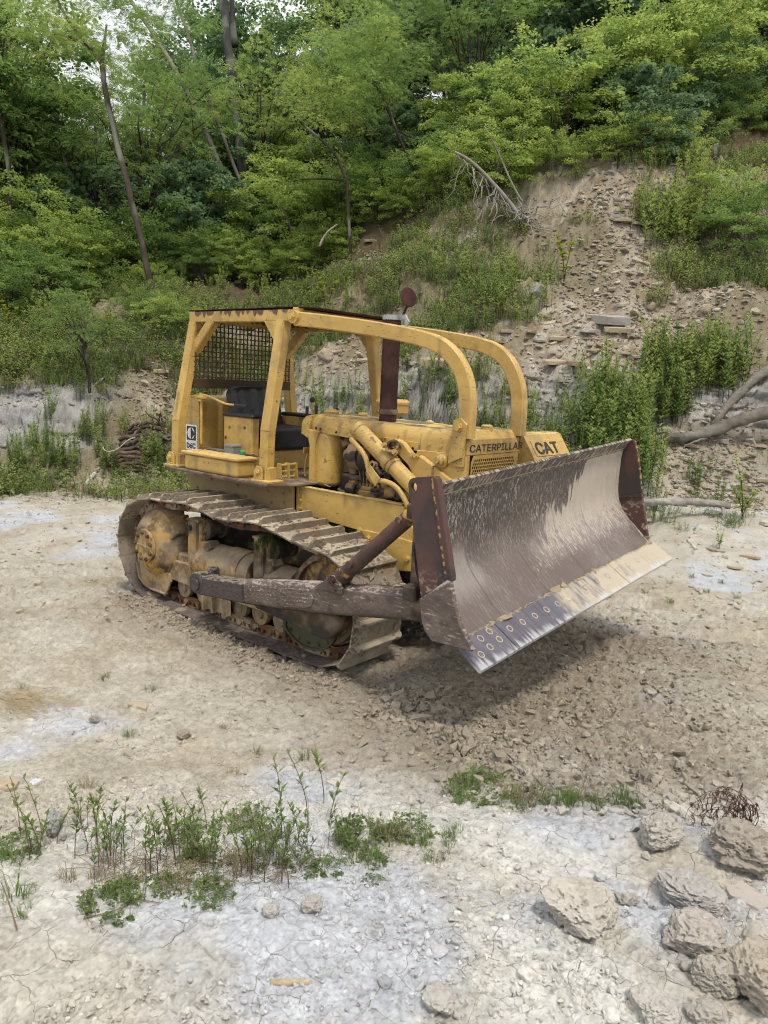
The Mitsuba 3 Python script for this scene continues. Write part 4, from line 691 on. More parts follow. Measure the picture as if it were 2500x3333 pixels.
def speck_crack_shade(p, n, uv): return dr.maximum(.02+.42*sm(.60, .78, noise(p.x*95, p.y*95, p.z*95)*.55+.5*fbm(p.x*28, p.y*28+4, p.z*28, 2)), crack_web(p)*.88)  # dark grains, plus the shade of the cracks painted in as dark lines
scene['soil'] = {'type': 'twosided', 'bsdf': {'type': 'bumpmap', 'scale': 1.0, 'arbitrary': proc(soil_bump, .002), 'bsdf': {'type': 'blendbsdf', 'weight': proc(speck_crack_shade),
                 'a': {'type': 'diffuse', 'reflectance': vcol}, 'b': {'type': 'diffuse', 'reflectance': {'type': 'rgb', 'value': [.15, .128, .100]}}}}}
def stone_speck(p, n, uv): return .03+.45*sm(.55, .80, noise(p.x*70, p.y*70, p.z*70)*.5+.5*fbm(p.x*22, p.y*22+4, p.z*30, 3))
scene['stone_mat'] = {'type': 'twosided', 'bsdf': {'type': 'bumpmap', 'scale': .6, 'arbitrary': proc(soil_bump, .002), 'bsdf': {'type': 'blendbsdf', 'weight': proc(stone_speck),
                      'a': {'type': 'diffuse', 'reflectance': vcol}, 'b': {'type': 'diffuse', 'reflectance': {'type': 'rgb', 'value': [.20, .175, .14]}}}}}
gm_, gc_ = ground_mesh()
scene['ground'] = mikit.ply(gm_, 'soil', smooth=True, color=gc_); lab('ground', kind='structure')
from scipy.spatial import cKDTree as _KD
_near = np.nonzero(((gm_.vertices[:, :2]-EYE[:2])**2).sum(1) < 26**2)[0][::3]; _kd = _KD(gm_.vertices[_near][:, :2])
def soil_at(x, y): return gc_[_near[_kd.query(np.c_[x, y])[1]]]
def H(x, y):
    x, y = np.atleast_1d(np.asarray(x, float)), np.atleast_1d(np.asarray(y, float)); b, h, *_ = detail(x, y); return b+h
def hit(px, py, lift=0.0):
    """Where the line of sight through a point of the photograph (2500 x 3333) meets the land."""
    dr_ = _f*FPX+_rr*(px-1250)-_uu*(py-1666.5); dr_ /= np.linalg.norm(dr_); t = np.geomspace(1.5, 60, 700); q = EYE+dr_*t[:, None]
    gap = q[:, 2]-H(q[:, 0], q[:, 1])-lift; i = np.nonzero(gap < 0)[0]
    if not len(i): return q[-1]
    i = max(i[0], 1); w = gap[i-1]/(gap[i-1]-gap[i]); p = q[i-1]*(1-w)+q[i]*w; return p
def along(px, py, d):
    """The point at level distance d on the line of sight through a point of the photograph."""
    dr_ = _f*FPX+_rr*(px-1250)-_uu*(py-1666.5); return EYE+dr_*(d/(dr_[:2]@FH))
_rr, _uu = _r*math.cos(ROLL)+_u*math.sin(ROLL), _up
def pxm(p, px): return px*float((np.asarray(p)-EYE)@_f)/FPX     # photograph pixels to metres at p
# ------------------------------------------------------------------ stones and clods
def blob(seed, sub=3, amp=.35, freq=1.6, flat=(1, 1, .8), facet=0.0):
    m = trimesh.creation.icosphere(sub, 1.0); v = np.array(m.vertices); o = np.array([seed*3.7, seed*1.3, seed*.7]); rr0 = np.random.default_rng(seed+900)
    R = np.ones(len(v)); dirs = unit_rows(rr0.normal(0, 1, (16, 3)))                  # a lump broken off along a few rough planes
    w = unit_rows(v+.20*(np.stack([fb(v*2.2+o+k*9, 3) for k in range(3)], -1)-.5))
    for q in dirs: a = w@q; cut = rr0.uniform(.62, .95); R = np.minimum(R, np.where(a > .2, cut/np.maximum(a, .2), 9))
    R = R*(1+amp*(fb(v*freq+o, 3)-.5)*1.1)
    if sub >= 4: pit = fb(v*5+o, 3); R = R*(1-.16*st(.50, .36, pit))*(1+.07*(fb(v*13+o, 3)-.5)*2)*(1+.035*(fb(v*34+o, 2)-.5)*2)
    return tm(v*R[:, None]*np.array(flat), m.faces)
def unit_rows(v): return v/np.linalg.norm(v, axis=-1, keepdims=True)
def slab(seed, n=10):
    r = np.random.default_rng(seed); a = np.sort(r.random(n)*2*PI); R = .7+.4*r.random(n); top = np.c_[R*np.cos(a), R*np.sin(a)*.75, .16+.05*r.random(n)]; bot = np.c_[(R+.08*r.normal(0, 1, n))*np.cos(a), (R+.08*r.normal(0, 1, n))*np.sin(a)*.75, -.16+.05*r.random(n)]
    return hull(np.vstack([top, bot, [[.2, .1, .24]]]))
def chunk(seed):
    r = np.random.default_rng(seed); return hull(r.uniform(-1, 1, (11, 3))*[1, .75, .6])
def stone(name, mesh, p, s, col, rot, label, cat_='rock', group=None, sink=.25, var=.12, smooth=True):
    v = np.array(mesh.vertices)*s; R = T().rotate([0, 0, 1], rot[0]).rotate([1, 0, 0], rot[1]).matrix; v = v@np.array(R)[:3, :3].T
    v += np.asarray(p)+[0, 0, -v[:, 2].min()*(1-sink)]
    c = np.array(col)*(1+var*2*(fb(v*9/ max(.12, np.max(s)), 3)-.5))[:, None]
    if not smooth:
        m = tm(v, mesh.faces); v, f = v[m.faces].reshape(-1, 3), np.arange(len(m.faces)*3).reshape(-1, 3); c = c[m.faces].reshape(-1, 3); mesh = tm(v, f)
    k = taken(name); scene[k] = mikit.ply(tm(v, mesh.faces), 'stone_mat', smooth=smooth, color=np.clip(c, .02, .7)); lab(k, label, cat_, group); return k
TAN, GREY, PALE, ORANGE, BROWN = (.40, .34, .255), (.33, .335, .335), (.50, .475, .43), (.43, .345, .25), (.27, .21, .15)
big = [((1882, 2952), 258, (1, .9, .72), TAN, 'largest round clay boulder, with pebbles stuck in it, on the pale mud'), ((2258, 3054), 188, (1, .95, .85), (.43, .36, .27), 'rounded tan clay clod right of and below the largest boulder'),
       ((2140, 2717), 141, (1, .9, .9), (.43, .40, .35), 'craggy pale clod standing behind the largest boulder'), ((2415, 2764), 196, (1, 1, .9), (.34, .28, .20), 'brown clod under the dead reddish weed at the right edge'),
       ((2242, 2897), 215, (1, .8, .48), (.42, .39, .35), 'long low grey clod lying across behind the rounded tan clod'), ((2460, 3195), 225, (1, 1, 1.0), (.43, .36, .27), 'big squarish tan clod in the bottom right corner'),
       ((2328, 3187), 141, (1, .9, .95), (.39, .35, .29), 'grey clod leaning against the big squarish corner clod'), ((2038, 2929), 75, (1, .9, .8), TAN, 'small tan clod touching the right of the largest boulder'),
       ((1419, 3250), 120, (1, .9, .6), (.45, .41, .34), 'low clod half sunk in mud at the bottom centre'), ((2125, 3285), 150, (1, .9, .7), (.45, .41, .35), 'rough clod at the bottom edge below the largest boulder'), ((2297, 3300), 120, (1, .9, .8), (.42, .38, .32), 'clod at the bottom edge between two bigger clods'),
       ((885, 2968), 60, (1, .9, .9), TAN, 'fist-sized clod on cracked mud in front of the weed strip'), ((1011, 2950), 82, (1, .8, .8), (.42, .37, .29), 'knobbly clod on cracked mud beside a fist-sized clod'), ((176, 2700), 72, (1, .6, 1.5), GREY, 'upright grey stone at the left end of the weed strip'),
       ((600, 2390), 50, (1, .9, .7), BROWN, 'brown clod in front of the bluish mud patch'), ((306, 2345), 34, (1, .9, .8), BROWN, 'small dark brown clod on the left of the yard'), ((2350, 3285), 60, (1, 1, .8), TAN, 'little clod squeezed between the corner clods')]
for i, (p, w, fl, col, lb) in enumerate(big):
    q = hit(p[0], p[1]+w*.18); s = pxm(q, w)/2
    stone('boulder', blob(i+1, 5 if w > 130 else 4, .34, 1.5, fl), q, np.array([s, s, s*(.92 if 'upright' in lb else .80)])*1.14, np.array(col)*([.62, .65, .70] if i == 0 else [.53, .54, .56])+soil_at(q[:1], q[1:2])[0]*.36, (37*i, 0), lb, 'boulder', sink=.27, var=.2)
flat_ = [((1101, 2562), 95, PALE, 'pale flat stone behind the tallest weed'), ((23, 2560), 90, ORANGE, 'orange flat stone at the left edge'), ((117, 2548), 50, (.55, .57, .6), 'white stone beside the orange flat stone'), ((446, 2305), 86, TAN, 'flat tan stone set flush in the yard on the left'),
         ((2430, 2925), 135, (.40, .365, .33), 'pinkish flat slab jutting at the right edge'), ((2441, 1815), 62, ORANGE, 'large orange flat stone right of the blade'), ((2313, 1788), 40, TAN, 'tan flat stone nearest the blade tip'), ((2345, 1795), 36, TAN, 'thin tan stone lying beside the log end'), ((2302, 1872), 34, (.42, .38, .33), 'two-tone stone on the bluish mud right of the blade'), ((2395, 1850), 48, TAN, 'broad low stone between the orange stone and the blade'),
         ((1590, 540+0), 1, TAN, '')]
for i, (p, w, col, lb) in enumerate(flat_[:-1]):
    q = hit(*p); s = pxm(q, w)/2; stone('stone', slab(60+i), q, np.array([s, s*1.1, s*.8]), col, (rng.uniform(-30, 30), rng.uniform(-8, 8)), lb, 'stone', sink=.35, smooth=False)
# slabs of shale weathering out of the bank and lying on the hillside
sl = [((1410, 1195), 150, 'long ledge slab of shale sticking out of the bank above the hood'), ((1250, 1165), 70, 'small shale slab beside the long ledge slab'), ((1810, 1190), 95, 'shale slab at the left end of the broken ledge'), ((1880, 1195), 110, 'wide shale slab in the broken ledge'), ((1990, 1060), 180, 'longest tan slab lying aslant on the bare slope'), ((2010, 1085), 110, 'tan slab below the longest slab'), ((1960, 1035), 95, 'tan slab above the longest slab'), ((1920, 1085), 70, 'leaning pale slab beside the longest slab'),
      ((1650, 1085), 60, 'slab behind the top of the far sweep bar'), ((1820, 1110), 70, 'dark-edged slab on the slope right of the sweep bars'), ((1755, 1115), 44, 'small slab left of the dark-edged slab'), ((2120, 1010), 38, 'rounded pink stone on the bare slope'), ((2300, 1020), 50, 'pale block on the slope near the right edge'), ((1750, 965), 62, 'grey boulder half buried in the slope weeds'), ((2030, 725), 78, 'dark-shadowed slab pair near the top of the bare scar'), ((2085, 735), 60, 'slab next to the dark-shadowed pair'), ((2010, 710), 55, 'flat slab at the top of the bare scar'),
      ((1190, 1180), 55, 'slab just above the shale band behind the exhaust'), ((1060, 1175), 60, 'pale block above the shale band behind the canopy'), ((1330, 1190), 60, 'grey slab between the exhaust and the ledge slab'), ((520, 1215), 60, 'big grey stone above the tan scar left of the canopy'), ((1205, 790), 45, 'dark stone on the slope far above the canopy'), ((995, 890), 26, 'small pale stone on the slope above the canopy'), ((780, 925), 56, 'flat pale stone at the foot of the trees left of centre'), ((1405, 855), 60, 'grey boulder in the grass above the exhaust cap'), ((1010, 820), 44, 'pale slab high on the slope above the canopy')]
for i, (p, w, lb) in enumerate(sl):
    q = hit(*p); s = pxm(q, w)/2; col = np.array([(.36, .30, .22), (.34, .33, .31), (.42, .35, .26)][i % 3])
    m = slab(100+i) if 'boulder' not in lb and 'rounded' not in lb and 'block' not in lb else blob(70+i, 3, .25, 1.2, (1, .8, .75))
    stone('flat_stone' if 'slab' in lb else 'stone', m, q+np.array([0, 0, .02]), np.array([s, s*.8, s*(.85 if 'slab' in lb else 1)]), col, (math.degrees(YAW)-90+rng.uniform(-15, 15), rng.uniform(4, 16)), lb, 'stone', sink=.3, smooth=False)
def scatter(name, n, where, size, cols, label, cat_, group, seed, shapes, lim=300, per=None, sink=.3, tint=.7):
    """n loose pieces: the largest as things, the rest joined as stuff."""
    r = np.random.default_rng(seed); d, l = where(r, n); x, y = XY(d, l); z = H(x, y); s = size(r, n); vis = np.argsort(-s/d)[:lim]; keep = np.zeros(n, bool); keep[vis] = True
    P, Cc, F, o = [], [], [], 0; soil_ = soil_at(x, y)
    for i in range(n):
        m = shapes[r.integers(len(shapes))]; v = np.array(m.vertices)*s[i]; a, b = r.uniform(0, 6.28), r.normal(0, .35); ca, sa, cb, sb_ = math.cos(a), math.sin(a), math.cos(b), math.sin(b)
        v = v@np.array([[ca, -sa, 0], [sa, ca, 0], [0, 0, 1]]).T@np.array([[1, 0, 0], [0, cb, -sb_], [0, sb_, cb]]).T; v = v+[x[i], y[i], z[i]-v[:, 2].min()*(1-sink*2)-0]
        c = (np.array(cols[r.integers(len(cols))])*(1-tint)+soil_[i]*1.08*tint)*r.uniform(.84, 1.16); v = v[m.faces].reshape(-1, 3); f = np.arange(len(v)).reshape(-1, 3)
        if keep[i]:
            k = taken(name); scene[k] = mikit.ply(tm(v, f), 'stone_mat', smooth=False, color=np.tile(c, (len(v), 1))); lab(k, label, cat_, group)
        else: P.append(v); F.append(f+o); o += len(v); Cc.append(np.tile(c, (len(v), 1)))
    if P: return tm(np.vstack(P), np.vstack(F)), np.vstack(Cc)
chunks = [chunk(200+i) for i in range(14)]
HEAP = np.array([DL(*hit(a, b)[:2]) for a, b in ((1240, 2270), (1400, 2310), (1560, 2400), (1700, 2470), (1900, 2540), (2120, 2580), (2300, 2600))])
def w_rubble(r, n): t = r.random(n)**.9*(len(HEAP)-1); i = t.astype(int); q = HEAP[i]+(HEAP[np.minimum(i+1, len(HEAP)-1)]-HEAP[i])*(t-i)[:, None]; return q[:, 0]+r.normal(0, .17, n)-.04, q[:, 1]+r.normal(0, .12, n)
rest1 = scatter('rubble_piece', 4200, w_rubble, lambda r, n: np.clip(r.lognormal(-4.2, .60, n), .005, .055), [(.36, .32, .25), (.33, .29, .22), (.39, .35, .28), (.28, .245, .19), (.42, .39, .33)], 'angular piece of broken tan shale in the heap before the blade', 'rubble', 'broken shale pieces heaped before the blade', 21, chunks, lim=260)
def w_gravel(r, n):
    d = 1.9*np.exp(r.random(3*n)**.9*1.7); l = d*r.uniform(-.60, .60, 3*n); x, y = XY(d, l); g = fb(np.stack([x*1.4, y*1.4, z0(x)], -1), 3, 40)+.10*st(0, 1.2, l)*st(4, 2.5, d)
    p = .06+st(.44, .62, g); k = np.argsort(-p*r.random(3*n)**.6)[:n]; return d[k], l[k]
rest2 = scatter('gravel_piece', 15000, w_gravel, lambda r, n: np.clip(r.lognormal(-5.45, .62, n), .0025, .020), [(.47, .42, .34), PALE, (.49, .45, .38), (.50, .48, .43), (.43, .38, .30), (.52, .49, .43), (.45, .40, .32), (.46, .47, .48)], '', 'gravel', '', 22, chunks, lim=0)
LUMPS = [blob(600+i, 3, .42, 1.8, (1, .9, .8)) for i in range(7)]
def w_lumps(r, n):
    n1 = int(n*.38); d = np.r_[r.uniform(2.1, 3.3, n1*2), 2.0*np.exp(r.random(n-2*n1)*1.1)]; a = np.r_[r.uniform(.12, .60, n1), r.normal(-.02, .12, n1), r.uniform(-.58, .6, n-2*n1)]; return d, d*a
rest6 = scatter('clay_lump', 140, w_lumps, lambda r, n: np.clip(r.lognormal(-4.25, .48, n), .008, .042), [(.44, .41, .36), (.42, .39, .33), (.47, .45, .41), (.39, .36, .31)], 'crumbly lump of dry clay lying on the foreground mud', 'clay lump', 'clay lumps on the foreground mud', 27, LUMPS, lim=260, tint=.85)
def w_scree(r, n): d = r.uniform(12.6, 21, n); return d, d*r.uniform(-.55, .58, n)
rest3 = scatter('scree_piece', 9000, w_scree, lambda r, n: np.clip(r.lognormal(-3.45, .62, n), .012, .20), [(.38, .32, .24), (.34, .29, .22), (.42, .375, .30), (.33, .32, .30)], 'flat tan stone chip lying on the bare scree of the hillside', 'stone', 'stone chips scattered on the hillside', 23, [slab(300+i, 7) for i in range(8)], lim=160)
def w_side(r, n): t = r.random(n); return None
def w_trk(r, n): t = r.random(n); x = -.6+3.1*t; y = -1.27-np.abs(r.normal(0, .13, n)); return DL(x, y)
rest4 = scatter('crumb', 1600, w_trk, lambda r, n: np.clip(r.lognormal(-4.4, .5, n), .005, .035), [(.36, .30, .22), (.31, .25, .18), (.40, .34, .26)], '', 'crumb', '', 24, chunks, lim=0)
SCAR = [(hit(2000, 650), .8), (hit(1990, 780), .9), (hit(1970, 900), 1.1), (hit(2040, 1000), 1.5), (hit(2060, 1080), 1.8), (hit(1860, 1120), 1.3), (hit(1120, 1170), 1.2), (hit(520, 1280), .7), (hit(1200, 860), .6), (hit(2330, 1000), 1.0), (hit(2350, 1480), 1.2), (hit(2250, 1560), 1.2), (hit(2400, 1600), 1.0), (hit(2300, 1250), 1.0)]
def w_scar(r, n):
    k = r.integers(len(SCAR), size=n); c = np.array([DL(*s[0][:2]) for s in SCAR])[k]; w = np.array([s[1] for s in SCAR])[k]; return c[:, 0]+r.normal(0, .55, n)*w, c[:, 1]+r.normal(0, .55, n)*w
rest8 = scatter('scar', 5600, w_scar, lambda r, n: np.clip(r.lognormal(-3.25, .55, n), .014, .16), [(.44, .385, .30), (.38, .32, .24), (.30, .255, .19), (.47, .43, .36), (.34, .325, .30)], '', 'stone', '', 29, [slab(320+i, 7) for i in range(8)], lim=0, tint=.15)
def w_loose(r, n): k = r.random(n) < .6; return np.where(k, r.normal(4.9, .55, n), r.normal(6.2, .7, n)), np.where(k, r.normal(1.2, .8, n), r.normal(2.2, .8, n))
rest7 = scatter('loose', 7000, w_loose, lambda r, n: np.clip(r.lognormal(-4.65, .62, n), .004, .045), [(.30, .26, .20), (.34, .30, .23), (.26, .225, .17), (.38, .34, .27)], '', 'crumb', '', 28, chunks, lim=0, tint=.4)
def w_yard(r, n): d = r.uniform(6.5, 13.5, n); return d, d*r.uniform(-.55, .56, n)
rest5 = scatter('yard', 3500, w_yard, lambda r, n: np.clip(r.lognormal(-4.2, .6, n), .006, .09), [TAN, PALE, (.40, .35, .28), (.44, .45, .47), BROWN], '', 'crumb', '', 25, chunks, lim=0)
for nm, rs, lb in (('gravel', [rest2, rest5], 'loose gravel and crumbs of dry clay over the yard'), ('rubble', [rest1, rest4, rest7], 'fine broken shale and crumbled clay by track and blade'), ('scree', [rest3, rest8], 'small stone chips over the hillside')):
    o = 0; V, F_, Cc = [], [], []
    for m, c in rs: V.append(m.vertices); F_.append(m.faces+o); o += len(m.vertices); Cc.append(c)
    scene[nm] = mikit.ply(tm(np.vstack(V), np.vstack(F_)), 'stone_mat', smooth=False, color=np.vstack(Cc)); lab(nm, lb, 'gravel' if nm == 'gravel' else nm, kind='stuff')
# ------------------------------------------------------------------ leaves and branches
scene['leaf'] = {'type': 'principledthin', 'base_color': vcol, 'roughness': .55, 'diff_trans': 1.2, 'spec_tint': 0.0}
scene['bark'] = {'type': 'twosided', 'bsdf': {'type': 'diffuse', 'reflectance': vcol}}
def unit(v): return v/(np.linalg.norm(v, axis=-1, keepdims=True)+1e-12)
def leaf_quads(p, ax, nr, L, W, col, fold=.12):
    """Rhombic leaves at p, along ax, facing nr."""
    n = len(p); L, W = np.broadcast_to(L, (n,)), np.broadcast_to(W, (n,)); ax = unit(ax); sd = unit(np.cross(ax, nr)); nr = np.cross(sd, ax)
    m = p+ax*(L*.45)[:, None]+nr*(W*fold)[:, None]*0; V = np.stack([p, m+sd*(W/2)[:, None]+nr*(W*fold)[:, None], p+ax*L[:, None]-nr*(L*.12)[:, None], m-sd*(W/2)[:, None]+nr*(W*fold)[:, None]], 1).reshape(-1, 3)
    i = np.arange(n)*4; F = np.vstack([np.c_[i, i+1, i+2], np.c_[i, i+2, i+3]]); return V, F, np.repeat(col, 4, axis=0)
def pinnate(p, ax, nr, L, W, col, pairs=5):
    """Feathery compound leaves: pairs of leaflets along a rib."""
    out = []; ax = unit(ax); sd = unit(np.cross(ax, nr)); L = np.broadcast_to(L, (len(p),))
    for k in range(pairs):
        q = p+ax*(L*(k+.6)/pairs)[:, None]-np.array([0, 0, 1])*(L*.18*((k+.6)/pairs)**2)[:, None]
        for s in (-1, 1): out.append(leaf_quads(q, sd*s+ax*.45, nr, L*.30*(1-.35*abs(k/pairs-.4)), W, col))
    o = 0; V, F, C_ = [], [], []
    for v, f, c in out: V.append(v); F.append(f+o); C_.append(c); o += len(v)
    return np.vstack(V), np.vstack(F), np.vstack(C_)
def merge(parts):
    o = 0; V, F, C_ = [], [], []
    for v, f, c in parts: V.append(v); F.append(np.asarray(f)+o); C_.append(c); o += len(v)
    return np.vstack(V), np.vstack(F), np.vstack(C_)
def sprays(r, ctr, size, per, L, W, pal, kind, out_from, droop=.25, flat=.16):
    """Fan-shaped sprays of leaves reaching outwards from the centres ctr, drooping at the tips."""
    n = len(ctr)*per; ci = np.repeat(np.arange(len(ctr)), per); o = ctr-out_from; o[:, 2] *= .35; o = unit(o+r.normal(0, .35, o.shape)*[1, 1, .3]); up = np.array([0, 0, 1.])
    sd = unit(np.cross(o, up)); nr0 = unit(np.cross(sd, o)+r.normal(0, .22, o.shape)); u = r.beta(1.6, 1.3, n)*1.9-.55; v = np.clip(r.normal(0, .36, n), -1, 1)*(1-.35*np.clip(u, 0, 2)); s = size[ci]
    p = ctr[ci]+o[ci]*(u*s)[:, None]+sd[ci]*(v*s)[:, None]+nr0[ci]*(r.normal(0, flat*.75, n)*s)[:, None]; p[:, 2] -= droop*s*(np.clip(u, 0, 2)**2*.55+v**2*.7)
    ax = unit(o[ci]*.8+sd[ci]*(np.sign(v)*.7)[:, None]+r.normal(0, .4, (n, 3))-up*(.15+.25*droop)); nn = unit(nr0[ci]+r.normal(0, .42, (n, 3)))
    tone = np.clip(r.normal(0, .24, len(ctr))[ci]+r.normal(0, .18, n)+.10*u, -.5, .6); k = st(-.5, .5, tone)[:, None]
    c = np.array(pal[0])*(1-k)+np.array(pal[1])*k; y = r.random(n) < .010; c[y] = (.36, .33, .07); c = c*r.uniform(.8, 1.2, (n, 1)); Ls = L*r.uniform(.65, 1.25, n)
    return pinnate(p, ax, nn, Ls, W, c) if kind == 'feather' else leaf_quads(p, ax, nn, Ls, W*r.uniform(.8, 1.2, n), c)
def limb(a, b, r0, r1, seed, sag=.12, n=7, sides=5, wig=.06):
    rr_ = np.random.default_rng(seed); t = np.linspace(0, 1, n)[:, None]; P = a*(1-t)+b*t; Ln = np.linalg.norm(b-a); P[1:-1] += rr_.normal(0, wig*Ln*.35, (n-2, 3)); P[:, 2] += sag*Ln*np.sin(t[:, 0]*PI)
    return tube(P, np.linspace(r0, r1, n), sides, False)
def barkc(m, col, seed, mott=.35):
    v = np.array(m.vertices); g = ns(np.c_[v[:, 0]*9, v[:, 1]*9, v[:, 2]*3.2]+seed); h = ns(np.c_[v[:, 0]*3, v[:, 1]*3, v[:, 2]*1.4]+seed+50)
    c = np.array(col)*(.65+.7*g)[:, None]; lich = st(.55, .68, h)*mott; return np.clip(c*(1-lich)[:, None]+np.array([.26, .27, .24])*lich[:, None], .01, .6)
PAL = {'light': ((.22, .33, .085), (.48, .58, .17)), 'mid': ((.135, .235, .075), (.32, .445, .14)), 'deep': ((.082, .160, .072), (.20, .31, .128)), 'blue': ((.12, .205, .115), (.24, .35, .185)), 'yellow': ((.17, .22, .03), (.34, .36, .05))}
PROTO = {}
def proto(name, kind, seed, H_, R, zc, ncl, per, L, W, pal, trunk_r, base_fill=0.0, lean=0.0, bark=(.085, .070, .055), droop=.25, csize=.31):
    r = np.random.default_rng(seed); R = np.array(R, float); c = []
    while len(c) < ncl:
        q = unit(r.normal(0, 1, 3))*r.random()**.42*(1 if r.random() < .8 else r.uniform(1.0, 1.28))
        if ns(q*2.3+seed)[()] < .42: continue
        p = q*R+[lean*.5, 0, zc]
        if p[2] < .12+0*base_fill: p[2] = .12+.3*r.random()
        c.append(p)
    c = np.array(c); size = csize*R.mean()*r.uniform(.55, 1.2, len(c)); mid_ = np.array([lean*.4, 0, zc-R[2]*.45])
    v, f, col = sprays(r, c, size, per, L, W, PAL[pal], kind, mid_, droop)
    scene[f'crown_{name}'] = {'type': 'shapegroup', 'crown': mikit.ply(tm(v, f), 'leaf', smooth=False, color=col)}
    tr = []; nst = 1 if trunk_r > .05 else 6
    for k in range(nst):
        a = np.array([r.normal(0, .12*(nst > 1)), r.normal(0, .12*(nst > 1)), -.25]); b = np.array([lean*.6, 0, zc+R[2]*.5]) if nst == 1 else c[r.integers(len(c))]*.85
        tr.append(limb(a, b, trunk_r, trunk_r*.35, seed+k, .02, 10, 7, .05))
    for k in range(0, len(c), 3):
        h = r.uniform(.25, .8); a = np.array([lean*.6*h, 0, -.1+(zc+R[2]*.5)*h*.75]); tr.append(limb(a, c[k], trunk_r*.30, trunk_r*.08+.003, seed+100+k, .10, 6, 4, .08))
    t_ = cat(tr); scene[f'trunk_{name}'] = {'type': 'shapegroup', 'trunk': mikit.ply(t_, 'bark', smooth=True, color=barkc(t_, bark, seed))}; PROTO[name] = H_
proto('honeysuckle_a', 'plain', 1, 2.6, (1.5, 1.4, 1.05), 1.10, 105, 120, .085, .042, 'mid', .03); proto('honeysuckle_b', 'plain', 2, 2.9, (1.6, 1.3, 1.25), 1.25, 110, 120, .080, .040, 'deep', .03)
proto('honeysuckle_c', 'plain', 3, 2.4, (1.7, 1.4, .95), 1.0, 100, 115, .080, .042, 'light', .03); proto('vine_bush', 'plain', 4, 3.2, (1.5, 1.4, 1.35), 1.4, 85, 100, .12, .085, 'blue', .03, droop=.5)
proto('locust_a', 'feather', 5, 7.5, (2.3, 2.0, 2.3), 5.2, 110, 20, .24, .030, 'light', .11, bark=(.05, .042, .034)); proto('locust_b', 'feather', 6, 6.0, (2.2, 2.2, 1.7), 4.2, 105, 20, .24, .030, 'mid', .09, lean=.8, bark=(.05, .042, .034))
proto('maple_a', 'plain', 7, 9.0, (2.6, 2.5, 3.0), 6.0, 150, 115, .13, .10, 'mid', .16); proto('maple_b', 'plain', 8, 8.5, (2.4, 2.6, 2.8), 5.6, 145, 115, .13, .10, 'deep', .15); proto('sycamore', 'plain', 9, 7.0, (2.2, 2.0, 2.4), 4.3, 100, 80, .18, .15, 'blue', .10, droop=.45)
proto('spicebush', 'plain', 10, 3.6, (1.6, 1.6, 1.5), 2.0, 95, 110, .11, .055, 'light', .05, droop=.35)
def inst(key, group, M): scene[key] = {'type': 'instance', 'shape': {'type': 'ref', 'id': group}, 'to_world': M}
def plant_tree(name, p, s, rot, thing_, label, cat_, group=None, sz=None, tilt_=(0, 0)):
    k = taken(thing_); M = T().translate([float(q) for q in p]).rotate([1, 0, 0], tilt_[0]).rotate([0, 1, 0], tilt_[1]).rotate([0, 0, 1], rot).scale([s, s, s*(sz or 1)])
    lab(k, label, cat_, group); inst(k+'__crown', f'crown_{name}', M); inst(k+'__trunk', f'trunk_{name}', M); return k
def at_land(d, l): x, y = XY(d, l); return np.array([float(x), float(y), float(H(x, y)[0])])
# the wood: rows of things from its edge back up the hill
tr_ = np.random.default_rng(77)
KINDS = {'honeysuckle_a': ('bush', 'mid-green bush'), 'honeysuckle_b': ('bush', 'dark green dense bush'), 'honeysuckle_c': ('bush', 'bright yellow-green bush'), 'vine_bush': ('bush', 'bluish large-leaved bush'), 'spicebush': ('bush', 'tall airy light green bush'), 'locust_a': ('tree', 'feathery light green tree'),
         'locust_b': ('tree', 'leaning feathery mid-green tree'), 'maple_a': ('tree', 'tall mid-green broadleaf tree'), 'maple_b': ('tree', 'tall dark green broadleaf tree'), 'sycamore': ('tree', 'bluish-green big-leaved tree')}
EDGE = sorted([(float(DL(*hit(px, py)[:2])[1]/DL(*hit(px, py)[:2])[0]), float(min(DL(*hit(px, py)[:2])[0], 24.5))) for px, py in ((20, 1010), (300, 985), (600, 935), (850, 800), (1050, 720), (1280, 690), (1500, 690), (1720, 610), (1900, 590), (2100, 560), (2300, 470), (2480, 420))])
def edge_d(a): return float(np.interp(a, [e[0] for e in EDGE], [e[1] for e in EDGE]))
def row(d0, d1, a0, a1, n, names, s0, s1, jit=.5):
    for i in range(n):
        a = a0+(a1-a0)*(i+.5+tr_.uniform(-jit, jit))/n; d = edge_d(a)-20.6+tr_.uniform(d0, d1); nm = names[tr_.integers(len(names))]; th, lb = KINDS[nm]; ct = th; where = ('at far left', 'behind the leaning tree', 'above the canopy', 'above the exhaust', 'above the dead tree', 'above the bare scar', 'at upper right')[int(np.clip((a+.62)/1.24*7, 0, 6))]; lb += (' at the edge of the wood ' if d1 < 22 else ' in the wood ' if d1 < 28 else ' at the back of the wood ')+where; gr = lb
        plant_tree(nm, at_land(d, a*d)-[0, 0, .15], tr_.uniform(s0, s1), tr_.uniform(0, 360), th, lb, ct, gr, tilt_=(tr_.uniform(-6, 6), tr_.uniform(-6, 6)))
row(20.6, 21.5, -.64, .56, 26, ['honeysuckle_a', 'spicebush', 'honeysuckle_c', 'honeysuckle_c'], .5, .8)
row(21.6, 23.4, -.66, .62, 34, ['honeysuckle_a', 'honeysuckle_c', 'vine_bush', 'honeysuckle_a', 'spicebush', 'honeysuckle_b'], .8, 1.15)
row(23.6, 25.8, -.66, .62, 32, ['vine_bush', 'spicebush', 'honeysuckle_b', 'spicebush', 'locust_b'], .95, 1.35)
